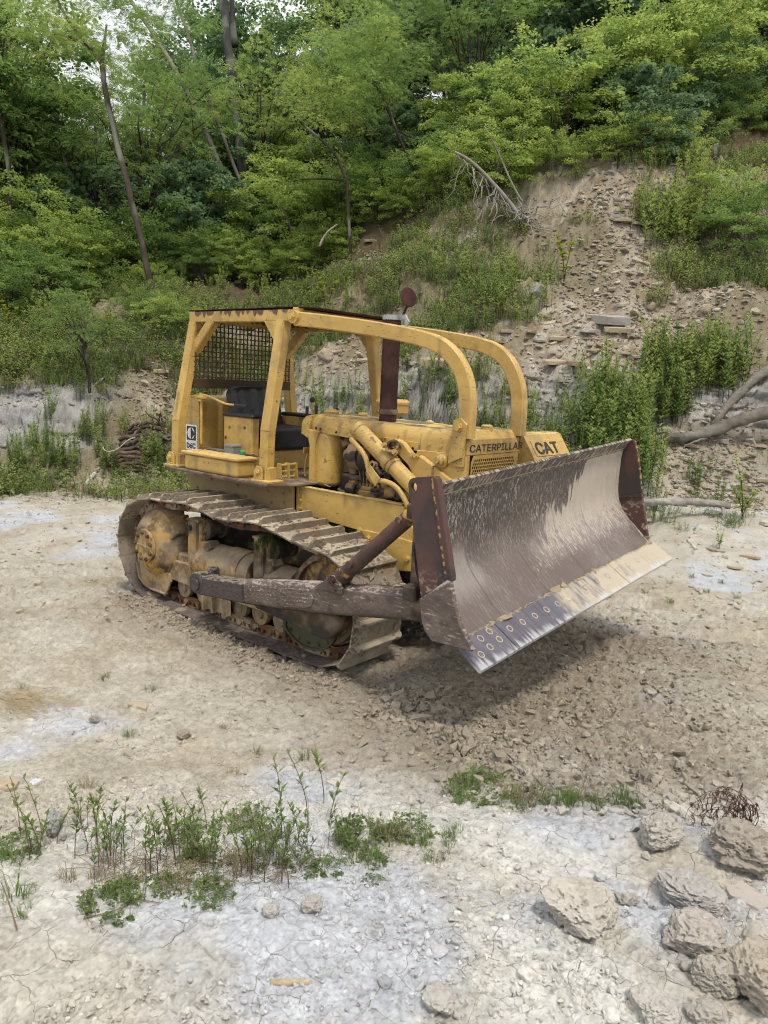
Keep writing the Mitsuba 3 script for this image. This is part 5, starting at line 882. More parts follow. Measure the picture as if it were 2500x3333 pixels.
row(24.5, 27.0, -.64, .02, 9, ['locust_a', 'locust_b', 'sycamore', 'maple_a'], .85, 1.1); row(25, 27.5, 0, .62, 11, ['sycamore', 'locust_b', 'spicebush', 'vine_bush', 'locust_a'], .9, 1.2)
row(27.5, 30.5, -.30, .62, 14, ['maple_b', 'maple_a', 'sycamore', 'maple_b'], .85, 1.1); row(27, 29.5, -.64, -.30, 5, ['maple_a', 'locust_a', 'sycamore'], .65, .85); row(31.5, 36, -.30, .64, 15, ['maple_b', 'maple_a', 'maple_b'], 1.0, 1.3); row(32, 36, -.66, -.30, 6, ['maple_b', 'maple_a'], .55, .8)
# trunks that show, traced on the land at their real distance
def trunk_tree(base, pts, d, w0, w1, label, crown=None, name='tree', col=(.075, .062, .05), cs=1.0, forks=(), mott=.5):
    b = along(base[0], base[1], d); g = b
    K_ = np.array([g]+[along(x, y, d+.25*i) for i, (x, y) in enumerate(pts)]); K_ = np.vstack([K_[0]+(K_[0]-K_[1])/np.linalg.norm(K_[0]-K_[1])*4.5, K_]); t_k = np.r_[0, np.cumsum(np.linalg.norm(np.diff(K_, axis=0), axis=1))]; tt_ = np.linspace(0, t_k[-1], 70); P = np.stack([np.interp(tt_, t_k, K_[:, q_]) for q_ in range(3)], -1); P[2:-2] = (P[:-4]+P[1:-3]+P[2:-2]+P[3:-1]+P[4:])/5; P += (fb(np.c_[tt_*1.3, z0(tt_), z0(tt_)+w0], 3)-.5)[:, None]*[.05, .05, 0]; k = lab(taken(name), label, 'tree'); ms = [tube(P, np.linspace(pxm(g, w0)/2, pxm(g, w1)/2, 70)*.82, 12)]
    for fs in forks: Q = smooth_path([along(x, y, d+.3*len(pts)) for x, y in fs], 14); ms.append(tube(Q, np.linspace(pxm(g, w1)*.42, pxm(g, w1)*.14, 14), 7))
    m = cat(ms); scene[k+'__trunk'] = mikit.ply(m, 'bark', smooth=True, color=barkc(m, col, w0, mott))
    if crown:
        for c_, s_, (x, y) in crown: inst(taken(k+'__crown'), f'crown_{c_}', T().translate((along(x, y, d+.6)-np.array([0, 0, {'locust_a': 5.2, 'locust_b': 4.2, 'sycamore': 4.3, 'maple_a': 6.}[c_]*s_])).tolist()).rotate([0, 0, 1], float(w0*13)).scale(s_))
    return k
trunk_tree((462, 800), [(409, 573), (364, 407), (337, 260), (332, 205)], 21, 30, 20, 'slim dark leaning tree with lichen patches, forked high, left of the machine', [('locust_a', .75, (240, 90)), ('locust_b', .7, (470, 110))], forks=[[(330, 205), (280, 140), (225, 70), (180, -30)], [(330, 205), (338, 150), (347, 80)], [(280, 140), (200, 115), (120, 100)]])
trunk_tree((215, 545), [(190, 430), (170, 330), (135, 200), (85, 40)], 25.0, 17, 10, 'grey-barked thin tree at far left with open crown', [('locust_a', .7, (60, 60))], col=(.12, .11, .10))
trunk_tree((655, 400), [(600, 280), (545, 180), (480, 80), (420, -10)], 27.5, 22, 15, 'pale mottled trunk leaning left, behind the dark leaning tree', None, col=(.20, .18, .15), mott=.9)
trunk_tree((697, 372), [(650, 250), (615, 120), (580, 20), (560, -60)], 27.8, 15, 11, 'thin straight trunk leaning left beside the pale mottled trunk', None, col=(.13, .11, .10))
trunk_tree((768, 365), [(755, 240), (735, 100), (725, -40)], 28.5, 40, 34, 'thick upright grey trunk in the wood, with a twin stem', None, col=(.07, .072, .07), forks=[[(762, 150), (757, 60), (752, -40)]])
trunk_tree((1135, 690), [(1130, 590), (1090, 500), (1030, 440), (960, 380)], 22.3, 16, 9, 'crooked dark sapling bending left at the middle of the wood edge', [('locust_b', .55, (1180, 260)), ('locust_a', .5, (1060, 330))], col=(.05, .042, .036), forks=[[(1130, 590), (1040, 582), (940, 590)], [(1030, 440), (1010, 480), (1080, 530)]])
trunk_tree((1290, 420), [(1240, 300), (1180, 240), (1140, 215)], 23.5, 18, 9, 'dark forked stem under the feathery crown right of centre', [('locust_a', .62, (1150, 140)), ('locust_b', .6, (1280, 200))], col=(.05, .042, .036), forks=[[(1290, 420), (1350, 450), (1450, 440)]])
trunk_tree((32, 700), [(30, 560), (10, 420), (-10, 300)], 23, 22, 16, 'dark shaded trunk at the left edge of the picture', None, col=(.06, .05, .042))
# fallen wood -------------------------------------------------------------------------------------------------------------
def log(pts, w0, w1, label, col, name='fallen_log', lift=.0, d=None, cat_='log', stubs=(), n=24, rough=.16):
    g = hit(*pts[0]); P = [hit(x, y)+[0, 0, lift] for x, y in pts] if d is None else [along(x, y, dd) for (x, y), dd in zip(pts, d)]
    r0, r1 = pxm(P[0], w0)/2, pxm(P[-1], w1)/2; n = 44; P = smooth_path(np.array(P)+np.array([[0, 0, r0*.5]]), n) if len(P) > 2 else np.linspace(P[0]+[0, 0, r0*.5], P[1]+[0, 0, r1*.5], n); P[1:-1] += np.random.default_rng(int(w0*7)).normal(0, r0*.05, (n-2, 3))
    m = tube(P, np.linspace(r0, r1, n), 14); v = np.array(m.vertices); cen = np.repeat(P, 14, 0); A_ = np.tile(np.arange(14), n); i_ = np.repeat(np.arange(n), 14); k_ = (ns(np.c_[A_*1.0, i_*.35, A_*0])-.5)*.5+(ns(np.c_[A_*.4, i_*.22, A_*0+9])-.5)*.5; v[:14*n] += (v[:14*n]-cen)*k_[:, None]*rough*4; ms = [tm(v, m.faces)]
    for x, y, x2, y2, w in stubs: a = along(x, y, float((P[n//2]-EYE)[:2]@FH)); b = along(x2, y2, float((P[n//2]-EYE)[:2]@FH)-.2); ms.append(limb(a, b, pxm(a, w)/2, pxm(a, w)*.15, int(x), .05, 8, 7))
    m = cat(ms); v = np.array(m.vertices); c = barkc(m, col, w0, .3); c *= (.75+.5*ns(v*[60, 60, 60]))[:, None]; k = taken(name); scene[k] = mikit.ply(m, 'bark', smooth=True, color=np.clip(c, .02, .6)); lab(k, label, cat_); return k
LD = float((hit(2165, 1436)-EYE)[:2]@FH)-.15
log([(2165, 1432), (2260, 1425), (2380, 1388), (2560, 1345)], 31, 46, 'thick grey furrowed fallen log at the right edge, lying along the ground', (.15, .135, .115), d=[LD, LD, LD-.05, LD-.1], stubs=[(2300, 1425, 2225, 1460, 12)])
log([(2320, 1395), (2390, 1300), (2560, 1180)], 26, 30, 'grey log sloping up to the right behind the thick fallen log', (.17, .155, .135), d=[LD+.3, LD+.5, LD+.8])
log([(2085, 1643), (2230, 1640), (2372, 1652)], 26, 22, 'bleached straight log lying on the ledge right of the blade', (.26, .245, .22), d=[11.4, 11.4, 11.4], stubs=[(2350, 1650, 2360, 1690, 14)])
log([(2335, 478), (2340, 525), (2372, 556)], 16, 26, 'short curved log with cut end high on the right slope', (.24, .21, .19)); log([(2405, 855), (2470, 850)], 44, 40, 'dark hollow log end in the bushes at the right edge', (.10, .085, .07))
log([(2160, 840), (2280, 815), (2390, 800)], 12, 10, 'thin dead branch lying in the weeds on the right slope', (.22, .19, .16), cat_='branch', name='dead_branch'); log([(1040, 805), (1060, 765), (1098, 733)], 8, 5, 'pale bare stick leaning on the slope above the canopy', (.24, .21, .17), cat_='branch', name='dead_branch', d=[20.6, 20.8, 21.0])
log([(275, 1585), (310, 1548)], 14, 12, 'pale split stake poking from the foot of the bank', (.42, .40, .37), cat_='branch', name='dead_branch', lift=.02); log([(55, 1283), (140, 1276)], 20, 16, 'grey log lying on top of the left shale bank', (.27, .26, .25), cat_='log')
log([(295, 1265), (370, 1205)], 7, 6, 'pale stick slanting up the slope left of the canopy', (.40, .38, .33), cat_='branch', name='dead_branch'); log([(880, 3199), (1008, 3197)], 22, 18, 'pale wood chip lying on the cracked mud at the bottom', (.44, .37, .26), cat_='wood chip', name='wood_chip', lift=-.005)
log([(2240, 1760), (2265, 1790)], 12, 10, 'short white stick in the weeds right of the blade tip', (.45, .43, .40), cat_='branch', name='dead_branch')
# leaning dead tree with its root ball and twigs
k = lab('dead_tree', 'bleached dead tree leaning on the slope with a tangle of dry branches at its foot', 'tree'); ms = []
dB = 20.0; q = lambda x, y, e=0.0: along(x, y, dB+e)
ms.append(tube(smooth_path([q(1700, 720), (q(1660, 660)), q(1600, 590), q(1540, 530), q(1480, 495)], 24), np.linspace(pxm(q(1700, 720), 15)/2, pxm(q(1480, 495), 8)/2, 24), 8)); ms.append(tube(smooth_path([q(1700, 655), q(1650, 560), q(1600, 450), q(1575, 410)], 18), np.linspace(.028, .014, 18), 7))
dr2 = np.random.default_rng(31)
for i in range(34):
    a = q(1700+dr2.normal(0, 14), 715+dr2.normal(0, 12), dr2.normal(0, .2)); b = q(1720+dr2.normal(0, 75), 715+dr2.normal(0, 40), dr2.normal(0, .5)); ms.append(limb(a, b, .026, .007, i, dr2.uniform(-.1, .25), 8, 5, .12))
for i in range(22):
    t = dr2.random(); a = q(1480+150*t, 495+130*t); b = a+[*(dr2.normal(0, .45, 2)), -abs(dr2.normal(.7, .4))]; ms.append(limb(a, np.array(b), .016, .005, 80+i, .0, 7, 5, .12))
m = cat(ms); scene['dead_tree__trunk'] = mikit.ply(m, 'bark', smooth=True, color=barkc(m, (.30, .27, .24), 5, .3))
# heap of roots and rotten wood left of the machine
k = lab('root_heap', 'dark heap of rotten roots and stacked bark at the foot of the left bank', 'root heap'); ms = []
c0 = hit(430, 1520); W_ = pxm(c0, 1)
for i in range(16):
    yv = 1385+i*11+dr2.normal(0, 4); dd = float((c0-EYE)[:2]@FH)+.5-.035*i; sh = 40*(1-i/16); a, m1, b = along(375-1.6*i+sh+dr2.normal(0, 18), yv+12, dd), along(465+dr2.normal(0, 10), yv-4, dd-.1), along(560+dr2.normal(0, 20), yv+6+dr2.normal(0, 8), dd)
    P = smooth_path([a, m1, b], 14); P[1:-1] += dr2.normal(0, .018, (12, 3)); ms.append(tube(P, np.linspace(.05, .03, 14)*dr2.uniform(.7, 1.25), 6))
for i in range(10): a = along(540+dr2.normal(0, 12), 1425+dr2.normal(0, 14), dd+.4); b = along(505+dr2.normal(0, 25), 1362+dr2.normal(0, 14), dd+.4); ms.append(limb(a, b, .03, .012, i, .05, 7, 5, .1))
m = cat(ms); scene['root_heap__roots'] = mikit.ply(m, 'bark', smooth=True, color=barkc(m, (.085, .062, .050), 4, .15))
m = cat([limb(along(325+8*i, 1500+9*i, dd), along(460+6*i, 1478+12*i, dd-.2), .05, .03, 40+i, .1, 9, 6, .05) for i in range(6)]); scene['root_heap__bark'] = mikit.ply(m, 'bark', smooth=True, color=barkc(m, (.17, .12, .09), 8, .1))
k = taken('cable'); m = tube(smooth_path([along(335, 1455, dd-.3), along(345, 1468, dd-.35), along(375, 1465, dd-.35), along(410, 1438, dd-.3), along(440, 1425, dd-.2)], 20), .011, 6); scene[k] = mikit.ply(m, 'weld_pale', smooth=True); lab(k, 'pale loop of root or cable in front of the dark root heap', 'root')
# ------------------------------------------------------------------ weeds
def stem_leaves(r, P, n, L, W, pal, start=.25, up=.35, spread=1.0):
    """n leaves set spirally on the stem P."""
    t = start+(1-start)*np.sort(r.random(n)); i = t*(len(P)-1); j = np.clip(i.astype(int), 0, len(P)-2); p = P[j]+(P[j+1]-P[j])*(i-j)[:, None]
    a = np.arange(n)*2.4+r.uniform(0, 6); ax = np.c_[np.cos(a), np.sin(a), np.full(n, up)+.5*t]; nr = np.c_[-np.cos(a)*.5, -np.sin(a)*.5, np.ones(n)]+r.normal(0, .2, (n, 3))
    c = np.array(pal[0])+(np.array(pal[1])-np.array(pal[0]))*np.clip(t*.8+r.normal(0, .25, n), 0, 1)[:, None]; return leaf_quads(p, ax*[spread, spread, 1], nr, L*r.uniform(.65, 1.15, n)*(1-.45*t**2), W, c)
def stem(P, r0, r1, col, sides=4):
    m = tube(P, np.linspace(r0, r1, len(P)), sides, False); return np.array(m.vertices), np.array(m.faces), np.tile(np.array(col), (len(m.vertices), 1))
def blades(r, n, R, L, W, pal, bend=.5):
    a, q = r.uniform(0, 2*PI, n), R*np.sqrt(r.random(n)); p = np.c_[q*np.cos(a), q*np.sin(a), np.zeros(n)]; b = a+r.normal(0, .8, n); Ls = L*r.uniform(.5, 1.15, n); lean = bend*r.uniform(.2, 1.3, n)
    o = np.c_[np.cos(b), np.sin(b), np.zeros(n)]; sd = np.c_[-np.sin(b), np.cos(b), np.zeros(n)]*W/2; m = p+o*(Ls*lean*.25)[:, None]+[[0, 0, 1]]*(Ls*.55)[:, None]; t = p+o*(Ls*lean*.8)[:, None]+np.c_[z0(a), z0(a), Ls*(1-.35*lean)]
    V = np.stack([p-sd, p+sd, m+sd*.8, m-sd*.8, t], 1).reshape(-1, 3); i = np.arange(n)*5; F = np.vstack([np.c_[i, i+1, i+2], np.c_[i, i+2, i+3], np.c_[i+3, i+2, i+4]])
    c = np.array(pal[0])+(np.array(pal[1])-np.array(pal[0]))*r.random((n, 1)); return V, F, np.repeat(c, 5, axis=0)
def group(name, parts): v, f, c = merge(parts); scene[name] = {'type': 'shapegroup', 'plant': mikit.ply(tm(v, f), 'leaf', smooth=False, color=np.clip(c, .01, .6))}
def bent(r, h, lean): a = r.uniform(0, 6.28); t = np.linspace(0, 1, 9)[:, None]; return np.c_[np.cos(a)*lean*t**2, np.sin(a)*lean*t**2, h*t]+r.normal(0, .006*h, (9, 3))*t
GP = ((.13, .21, .07), (.29, .39, .13)); GL = ((.23, .31, .09), (.45, .53, .18)); GD = ((.13, .185, .085), (.24, .30, .13)); DRY = ((.30, .25, .15), (.42, .36, .24)); RED = ((.14, .07, .05), (.20, .11, .07))
for k in range(5):      # tall lance-leaved weed
    r = np.random.default_rng(400+k); parts = []
    for s in range(r.integers(3, 6)):
        P = bent(r, r.uniform(.75, 1.2), r.uniform(.05, .3))+[*r.normal(0, .09, 2), 0]; parts += [stem(P, .006, .003, (.10, .11, .05)), stem_leaves(r, P, 40, .125, .036, GP if k % 2 else GL, .22, .55)]
    group(f'goldenrod_{k}', parts)
for k in range(5):      # low mixed weeds
    r = np.random.default_rng(430+k); parts = [blades(r, 30, .28, .34, .010, (GL, GP, DRY, GL, DRY)[k], .7)]
    for s in range(r.integers(6, 11)):
        P = bent(r, r.uniform(.16, .48), .12)+[*r.normal(0, .17, 2), 0]; parts += [stem(P, .004, .002, (.12, .10, .06)), stem_leaves(r, P, r.integers(10, 24), .075, .026, (GP, GD, GL, GP, GL)[k], .1, .3)]
    group(f'weed_{k}', parts)
for k in range(3):      # leafy seedling trees with broad leaves
    r = np.random.default_rng(460+k); parts = []
    for s in range(3):
        P = bent(r, r.uniform(.5, 1.0), .22); parts += [stem(P, .008, .004, (.12, .10, .06)), stem_leaves(r, P, 16, .14, .105, PAL['yellow'] if k == 1 else GL, .3, .15)]
    group(f'sapling_{k}', parts)
for k in range(6):      # foreground weeds: bare reddish stems with leaves crowded at the top
    r = np.random.default_rng(480+k); parts = []
    for s in range(r.integers(2, 5)):
        P = bent(r, r.uniform(.12, .32), r.uniform(.02, .10))+[*r.normal(0, .06, 2), 0]; parts += [stem(P, .0019, .0012, (.20, .155, .10), 5), stem_leaves(r, P, r.integers(7, 14), .046, .015, GP if k % 3 else GD, .45, .7)]
    parts.append(blades(r, 7, .05, .10, .003, DRY, 1.0)); group(f'smartweed_{k}', parts)
for k in range(3):      # clover and small ground plants
    r = np.random.default_rng(500+k); n = 75; a, q = r.uniform(0, 6.28, n), .11*np.sqrt(r.random(n)); p = np.c_[q*np.cos(a), q*np.sin(a), r.uniform(.008, .06, n)*(1-.5*q/.11)]; parts = []
    for j in range(3):
        b = r.uniform(0, 6.28, n)*0+a+j*2.09; parts.append(leaf_quads(p, np.c_[np.cos(b), np.sin(b), r.normal(.1, .2, n)], np.array([[0, 0, 1.]])+r.normal(0, .3, (n, 3)), .017, .013, np.array(GD[0])*.8+(np.array(GP[1])*.8-np.array(GD[0])*.8)*r.random((n, 1))))
    parts.append(blades(r, 22, .13, .10, .003, GL if k else DRY, .9)); group(f'clover_{k}', parts)
for k in range(3):
    r = np.random.default_rng(520+k); group(f'tuft_{k}', [blades(r, 40, .045, .11, .004, (GD, GP, DRY)[k], .9)])
bare = [(hit(2000, 760), .85, 2.4), (hit(1960, 980), 1.3, 1.2), (hit(2060, 1060), 1.5, .8), (hit(1300, 1270), 3.4, .8), (hit(480, 1280), .8, .9), (hit(100, 1400), 2.2, .9), (hit(1850, 1180), 1.6, .7), (hit(1200, 850), .7, .7), (hit(1050, 1170), 1.0, .5), (hit(2300, 1420), 1.7, .8), (hit(2300, 1010), 2.2, .9), (hit(1800, 1090), 1.3, .5), (hit(2200, 1080), 1.6, .6)]
def open_(d, l):
    o = np.ones(np.shape(d))
    for p, a, b in bare: dd, ll = (p-EYE)[:2]@FH, (p-EYE)[:2]@RH; o = np.minimum(o, st(.8, 1.25, np.hypot((l-ll)/a, (d-dd)/b)))
    return o
wr = np.random.default_rng(610); i = 0
d = wr.uniform(13.2, 22, 9000); l = d*wr.uniform(-.62, .62, 9000); x, y = XY(d, l); g = fb(np.stack([x*.55, y*.55, z0(x)], -1), 3, 21)
ok = wr.random(9000) < open_(d, l)*st(.36, .62, g+.12*st(1.5, -6, l))*(.32+.38*st(15.5, 17.5, d))
d, l, x, y = d[ok], l[ok], x[ok], y[ok]; z = H(x, y)
lab('slope_weeds', 'low tangled weeds and grass covering the hillside', 'weeds', kind='stuff')
for i in range(len(d)): inst(f'slope_weeds__{i:04d}', f'weed_{wr.integers(5)}', T().translate([x[i], y[i], z[i]-.03]).rotate([0, 0, 1], wr.uniform(0, 360)).scale(wr.uniform(.6, 1.45)))
def tall_at(n, a0, a1, d0, d1, label, group_, names, s0, s1, r, thing_='tall_weed'):
    for j in range(n):
        d = r.uniform(d0, d1); a = at_land(d, d*r.uniform(a0, a1))-[0, 0, .03]; k = taken(thing_); inst(k, names[r.integers(len(names))], T().translate(a.tolist()).rotate([0, 0, 1], r.uniform(0, 360)).scale(r.uniform(s0, s1))); lab(k, label, 'weed', group_)
def tall(pts, grp, label, group_, names, s0, s1, r, spread, cat_='weed', thing_='tall_weed'):
    for (px, py, n, w, dep) in pts:
        c = hit(px, py); W = pxm(c, w)
        for j in range(n):
            a = np.array([*(c[:2]+RH*r.normal(0, W/2)+FH*r.normal(0, dep)), 0]); a[2] = H(a[0], a[1])[0]-.03
            k = taken(thing_); inst(k, names[r.integers(len(names))], T().translate(a.tolist()).rotate([0, 0, 1], r.uniform(0, 360)).scale(r.uniform(s0, s1))); lab(k, label, cat_, group_)
GR = [f'goldenrod_{k}' for k in range(5)]
for n_, a0, a1, d0, d1 in ((38, .15, .30, 12.3, 13.7), (40, .26, .36, 12.4, 14.2), (54, .33, .47, LD+.5, LD+1.0), (12, .16, .28, 11.9, 12.5)):
    tall_at(n_, a0, a1, d0, d1, 'tall lance-leaved weed in the thicket behind the blade', 'tall weeds in the thicket behind the blade', GR, .75, 1.25, wr, 'thicket_weed')
tall_at(36, .33, .50, 10.9, 12.9, 'small weed on the stony talus by the bleached log', 'small weeds on the talus right of the blade', ['weed_0', 'weed_1', 'weed_3', 'goldenrod_1'], .3, .62, wr, 'small_weed')
tall([(1100, 1400, 16, 170, .3), (1360, 1400, 10, 140, .3), (1230, 1390, 8, 120, .3), (1560, 1400, 10, 160, .3)], 0, 'tall weed seen between hood and shale band behind the machine', 'tall weeds behind the hood', GR, .6, 1.0, wr, 1)
tall([(180, 1480, 16, 130, .25), (530, 1520, 7, 60, .1), (280, 1480, 8, 110, .3), (360, 1540, 4, 60, .1), (90, 1540, 8, 120, .2), (610, 1560, 5, 60, .2)], 0, 'tall weed at the foot of the left bank', 'tall weeds at the foot of the left bank', GR, .45, .85, wr, 1)
tall([(2260, 780, 20, 160, .25), (2150, 750, 5, 100, .2), (2420, 690, 12, 160, .3), (2300, 640, 8, 200, .4)], 0, 'bright green tall weed on the upper right slope', 'tall weeds on the upper right slope', ['goldenrod_0', 'goldenrod_2', 'goldenrod_4'], .8, 1.25, wr, 1)
tall([(1520, 1020, 10, 200, .5), (1620, 1060, 8, 180, .4), (1450, 930, 8, 200, .5), (1000, 1090, 6, 200, .5), (760, 960, 10, 300, .6), (300, 1080, 12, 300, .8), (520, 1000, 10, 250, .6), (130, 1100, 10, 200, .6)], 0, 'upright weed standing among the slope weeds', 'upright weeds among the slope weeds', GR, .5, .9, wr, 1)
tall([(2150, 1500, 4, 60, .2), (1990, 1490, 3, 60, .2), (2270, 1640, 3, 60, .2), (2200, 1560, 3, 100, .2), (2320, 1530, 3, 60, .2), (2060, 1560, 3, 60, .2), (2240, 1480, 3, 60, .2)], 0, 'small weed on the stony ground right of the blade', 'weeds on the stony ground right of the blade', ['goldenrod_1', 'goldenrod_3', 'weed_0', 'weed_1'], .35, .6, wr, 1)
# single plants one would point to
def one(px, py, g, s, rot, label, cat_='sapling', thing_='sapling', lift=-.03):
    p = hit(px, py)+[0, 0, lift]; k = taken(thing_); inst(k, g, T().translate(p.tolist()).rotate([0, 0, 1], rot).scale(s)); lab(k, label, cat_); return k
one(1835, 930, 'sapling_1', 1.25, 20, 'yellow-green sapling with round leaves in the middle of the slope'); one(1060, 1040, 'sapling_1', 1.3, 80, 'yellowish bush just above the canopy roof', 'bush'); one(1325, 1210, 'sapling_0', .8, 10, 'little green sprig right of the exhaust pipe')
one(2415, 1690, 'sapling_0', 1.0, 30, 'broad-leaved sapling with drooping leaves at the right edge'); one(2340, 1790, 'sapling_2', .4, 60, 'small leafy seedling right of the blade tip'); one(2170, 760, 'sapling_0', 1.3, 50, 'bright large-leaved sapling beside the bare scar'); one(2010, 550, 'sapling_0', 1.8, 90, 'large-leaved seedling tree at the wood edge on the right'); one(2240, 480, 'sapling_2', 1.9, 130, 'tall large-leaved seedling tree on the right skyline of the slope')
one(300, 980, 'sapling_1', 1.0, 0, 'yellow sapling below the dark leaning tree'); one(180, 1490, 'sapling_0', .45, 0, 'bright green seedling at the foot of the left bank'); one(365, 1120, 'sapling_1', .9, 40, 'yellow-green sapling on the left slope'); one(40, 1100, 'sapling_1', 1.0, 70, 'yellowish sapling at the left edge of the slope'); one(520, 1110, 'sapling_0', .8, 15, 'lime green seedling left of the canopy post')
for px, py, nm, s, lb in ((290, 1270, 'locust_b', .36, 'young feathery tree on top of the left shale bank'), (545, 1070, 'honeysuckle_c', .45, 'small bright bush on the slope left of the canopy'), (470, 1040, 'honeysuckle_a', .40, 'small mid-green bush left of the canopy roof'), (2440, 830, 'honeysuckle_a', .75, 'mid-green bush leaning over the hollow log at the right edge'), (2330, 760, 'spicebush', .5, 'light green bush among tall weeds on the upper right slope'), (130, 1010, 'honeysuckle_a', .8, 'wide bush at the left below the trees'), (30, 1000, 'honeysuckle_b', .7, 'dark bush at the left edge below the trees'), (330, 920, 'honeysuckle_c', .7, 'bright bush at the foot of the dark leaning tree'), (650, 900, 'honeysuckle_c', .7, 'bright bush at the lower edge of the wood left of centre'), (560, 880, 'honeysuckle_a', .6, 'mid-green bush right of the dark leaning tree')):
    plant_tree(nm, hit(px, py)-[0, 0, .05], s, px % 360, 'bush', lb, 'bush')
# foreground strip of weeds
fr_ = np.random.default_rng(5); FW = [(float(x_), 2800-.045*(x_-700)+float(fr_.normal(0, 42))) for x_ in np.sort(fr_.uniform(330, 1010, 34))]+[(90., 2790.), (170., 2740.), (250, 2700), (1110, 2760), (1230, 2735), (1330, 2740)]; FW[23] = (1035., 2680.)
for j, (px, py) in enumerate(FW):
    p = hit(px, py); k = taken('leafy_weed'); tallest = j == 23; inst(k, f'smartweed_{j % 6}', T().translate((p-[0, 0, .01]).tolist()).rotate([0, 0, 1], float(j*57)).scale((1.3 if tallest else float(wr.uniform(.55, 1.1)))))
    lab(k, 'tallest weed of the foreground strip, at its right end by the pale stone' if tallest else 'bare-stemmed weed with leafy top in the foreground strip', 'weed', None if tallest else 'weeds of the foreground strip')
lab('ground_cover', 'low clover and small green plants in the foreground strip', 'ground cover', kind='stuff'); n_ = 0
for px, py, n, w, dep in ((420, 2800, 13, 560, .30), (760, 2800, 14, 620, .28), (1050, 2770, 10, 460, .16), (1290, 2745, 16, 420, .11), (560, 2850, 7, 300, .16), (90, 2790, 4, 200, .08), (1750, 2600, 13, 340, .06), (1930, 2620, 11, 260, .05), (1550, 2600, 5, 200, .08), (1550, 2530, 4, 120, .05)):
    c = hit(px, py); W = pxm(c, w)
    for j in range(n):
        a = c[:2]+RH*wr.uniform(-W/2, W/2)+FH*wr.uniform(-1.4*dep, 1.4*dep); z_ = H(a[0], a[1])[0]
        inst(f'ground_cover__{n_:04d}', f'clover_{wr.integers(3)}' if (wr.random() < .42 and not (px in (1750, 1930))) else f'tuft_{wr.integers(3)}', T().translate([a[0], a[1], z_-.006]).rotate([0, 0, 1], wr.uniform(0, 360)).scale(wr.uniform(.45, 1.15))); n_ += 1
TU = [(490, 2250), (420, 2400), (725, 2370), (990, 2470), (830, 2450), (760, 2520), (345, 2212), (80, 2245), (280, 2560), (1450, 2400), (1480, 2620), (1990, 1900), (2100, 1930), (2180, 1960), (2050, 1870), (2300, 1930), (2400, 1950), (2180, 1900), (2250, 1880), (2450, 1900), (2150, 1880), (2350, 1900)]
for j, (px, py) in enumerate(TU):
    p = hit(px, py); k = taken('grass_tuft'); inst(k, f'tuft_{j % 3}', T().translate((p-[0, 0, .008]).tolist()).rotate([0, 0, 1], float(j*71)).scale(float(wr.uniform(.45, .95)))); near_ = py > 2100
    lab(k, 'small tuft of grass growing alone on the foreground clay' if near_ else 'thin grass tuft on the clay to the right of the blade', 'grass tuft', 'lone grass tufts on the foreground clay' if near_ else 'grass tufts right of the blade')
# dead reddish weed with its drooping twigs, straw, sticks
dw = np.random.default_rng(71); ms = []; b0 = hit(2400, 2720)
for j in range(16):
    b = b0+[*(dw.normal(0, .03, 2)), 0]; h = dw.uniform(.10, .24); s = -RH*dw.uniform(-.05, .24); P = smooth_path([b, b+[s[0]*.4, s[1]*.4, h], b+[s[0], s[1], h*1.02], b+[s[0]*1.25, s[1]*1.25, h*.55+dw.normal(0, .04)]], 14); ms.append(tube(P, np.linspace(.0022, .0009, 14), 5, False))
    for t in range(8): q_ = P[dw.integers(5, 13)]; ms.append(tube(np.array([q_, q_+dw.normal(0, .010, 3)-[0, 0, .018], q_+dw.normal(0, .014, 3)-[0, 0, .035]]), np.array([.0024, .0018, .0009]), 4, False))
m = cat(ms); scene['dead_weed'] = mikit.ply(m, 'bark', smooth=True, color=np.tile(np.array([.085, .042, .034]), (len(m.vertices), 1))*dw.uniform(.8, 1.2)); lab('dead_weed', 'dead reddish-brown weed with drooping twigs behind the right-hand clods', 'weed')
S = []
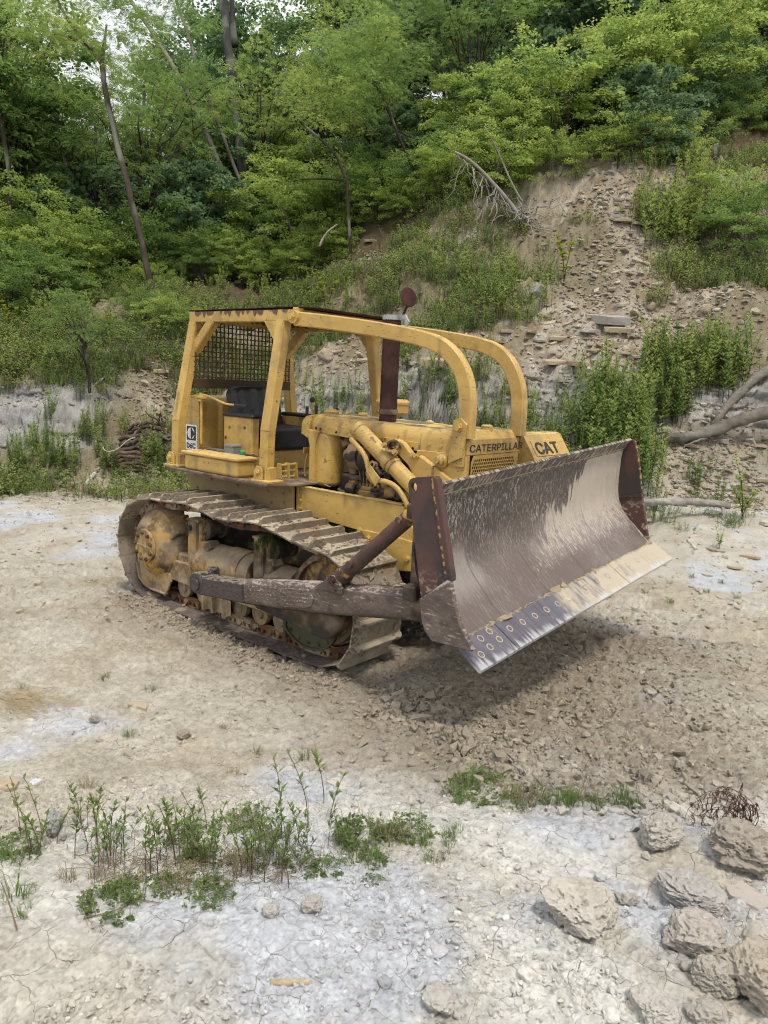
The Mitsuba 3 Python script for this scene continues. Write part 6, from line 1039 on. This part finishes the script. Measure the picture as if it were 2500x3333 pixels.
for j in range(150): c = hit(55+dw.normal(0, 55), 2285+dw.normal(0, 22)); a = dw.normal(-.25, .35); o = RH*math.cos(a)+FH*math.sin(a); L = dw.uniform(.08, .24); o = np.array([*o, dw.normal(0, .04)]); S.append(tube(np.array([c+[0, 0, .012], c+o*L/2+[0, 0, .022], c+o*L+[0, 0, .010]]), .0018, 3, False))
m = cat(S); scene['dry_straw'] = mikit.ply(m, 'bark', smooth=True, color=np.tile(np.array([.42, .33, .20]), (len(m.vertices), 1))); lab('dry_straw', 'flattened dry straw at the left edge of the yard', 'straw', kind='stuff')
S = []
for j in range(260):
    c = hit(dw.uniform(300, 1000), 2830+dw.normal(0, 35)); a = dw.uniform(0, 6.28); o = np.array([*(RH*math.cos(a)+FH*math.sin(a)), dw.uniform(-.05, .5)]); L = dw.uniform(.04, .15); S.append(tube(np.array([c, c+o*L/2+[0, 0, .01], c+o*L]), .0013, 3, False))
m = cat(S); scene['dry_stalks'] = mikit.ply(m, 'bark', smooth=True, color=np.tile(np.array([.24, .18, .12]), (len(m.vertices), 1))); lab('dry_stalks', 'fallen dry stalks among the foreground weeds', 'straw', kind='stuff')
for pts, w, lb in (([(20, 2860), (45, 2950), (55, 3030)], 6, 'thin brown twig standing at the left edge of the foreground'), ([(410, 2925), (470, 2935), (520, 2943)], 5, 'thin dark twig lying in front of the weed strip'), ([(280, 2990), (350, 2975), (410, 2955)], 5, 'brown twig lying on the pale mud left of centre')):
    P = [hit(*q_)+[0, 0, .006] for q_ in pts]
    if 'standing' in lb: g_ = P[2]; P = [g_, g_+[0, 0, .09]-np.array([*RH, 0])*.02, g_+[0, 0, .19]-np.array([*RH, 0])*.05]
    m = tube(smooth_path(P, 12), np.linspace(pxm(P[0], w)/2, pxm(P[0], w)/4, 12), 6); k = taken('twig'); scene[k] = mikit.ply(m, 'bark', smooth=True, color=barkc(m, (.20, .14, .09), 3, .1)); lab(k, lb, 'twig')
# grass torn up by the track and hanging on the carrier roller
gr_ = np.random.default_rng(88); v, f, c = blades(gr_, 170, .06, .19, .007, ((.05, .085, .03), (.12, .17, .06)), 1.2); v = v*[1, 1, -.8]+[1.31, -1.10, .88]; scene['grass_clump'] = mikit.ply(tm(v, f), 'leaf', smooth=False, color=c); lab('grass_clump', 'clump of torn grass caught on the front carrier roller', 'grass clump')
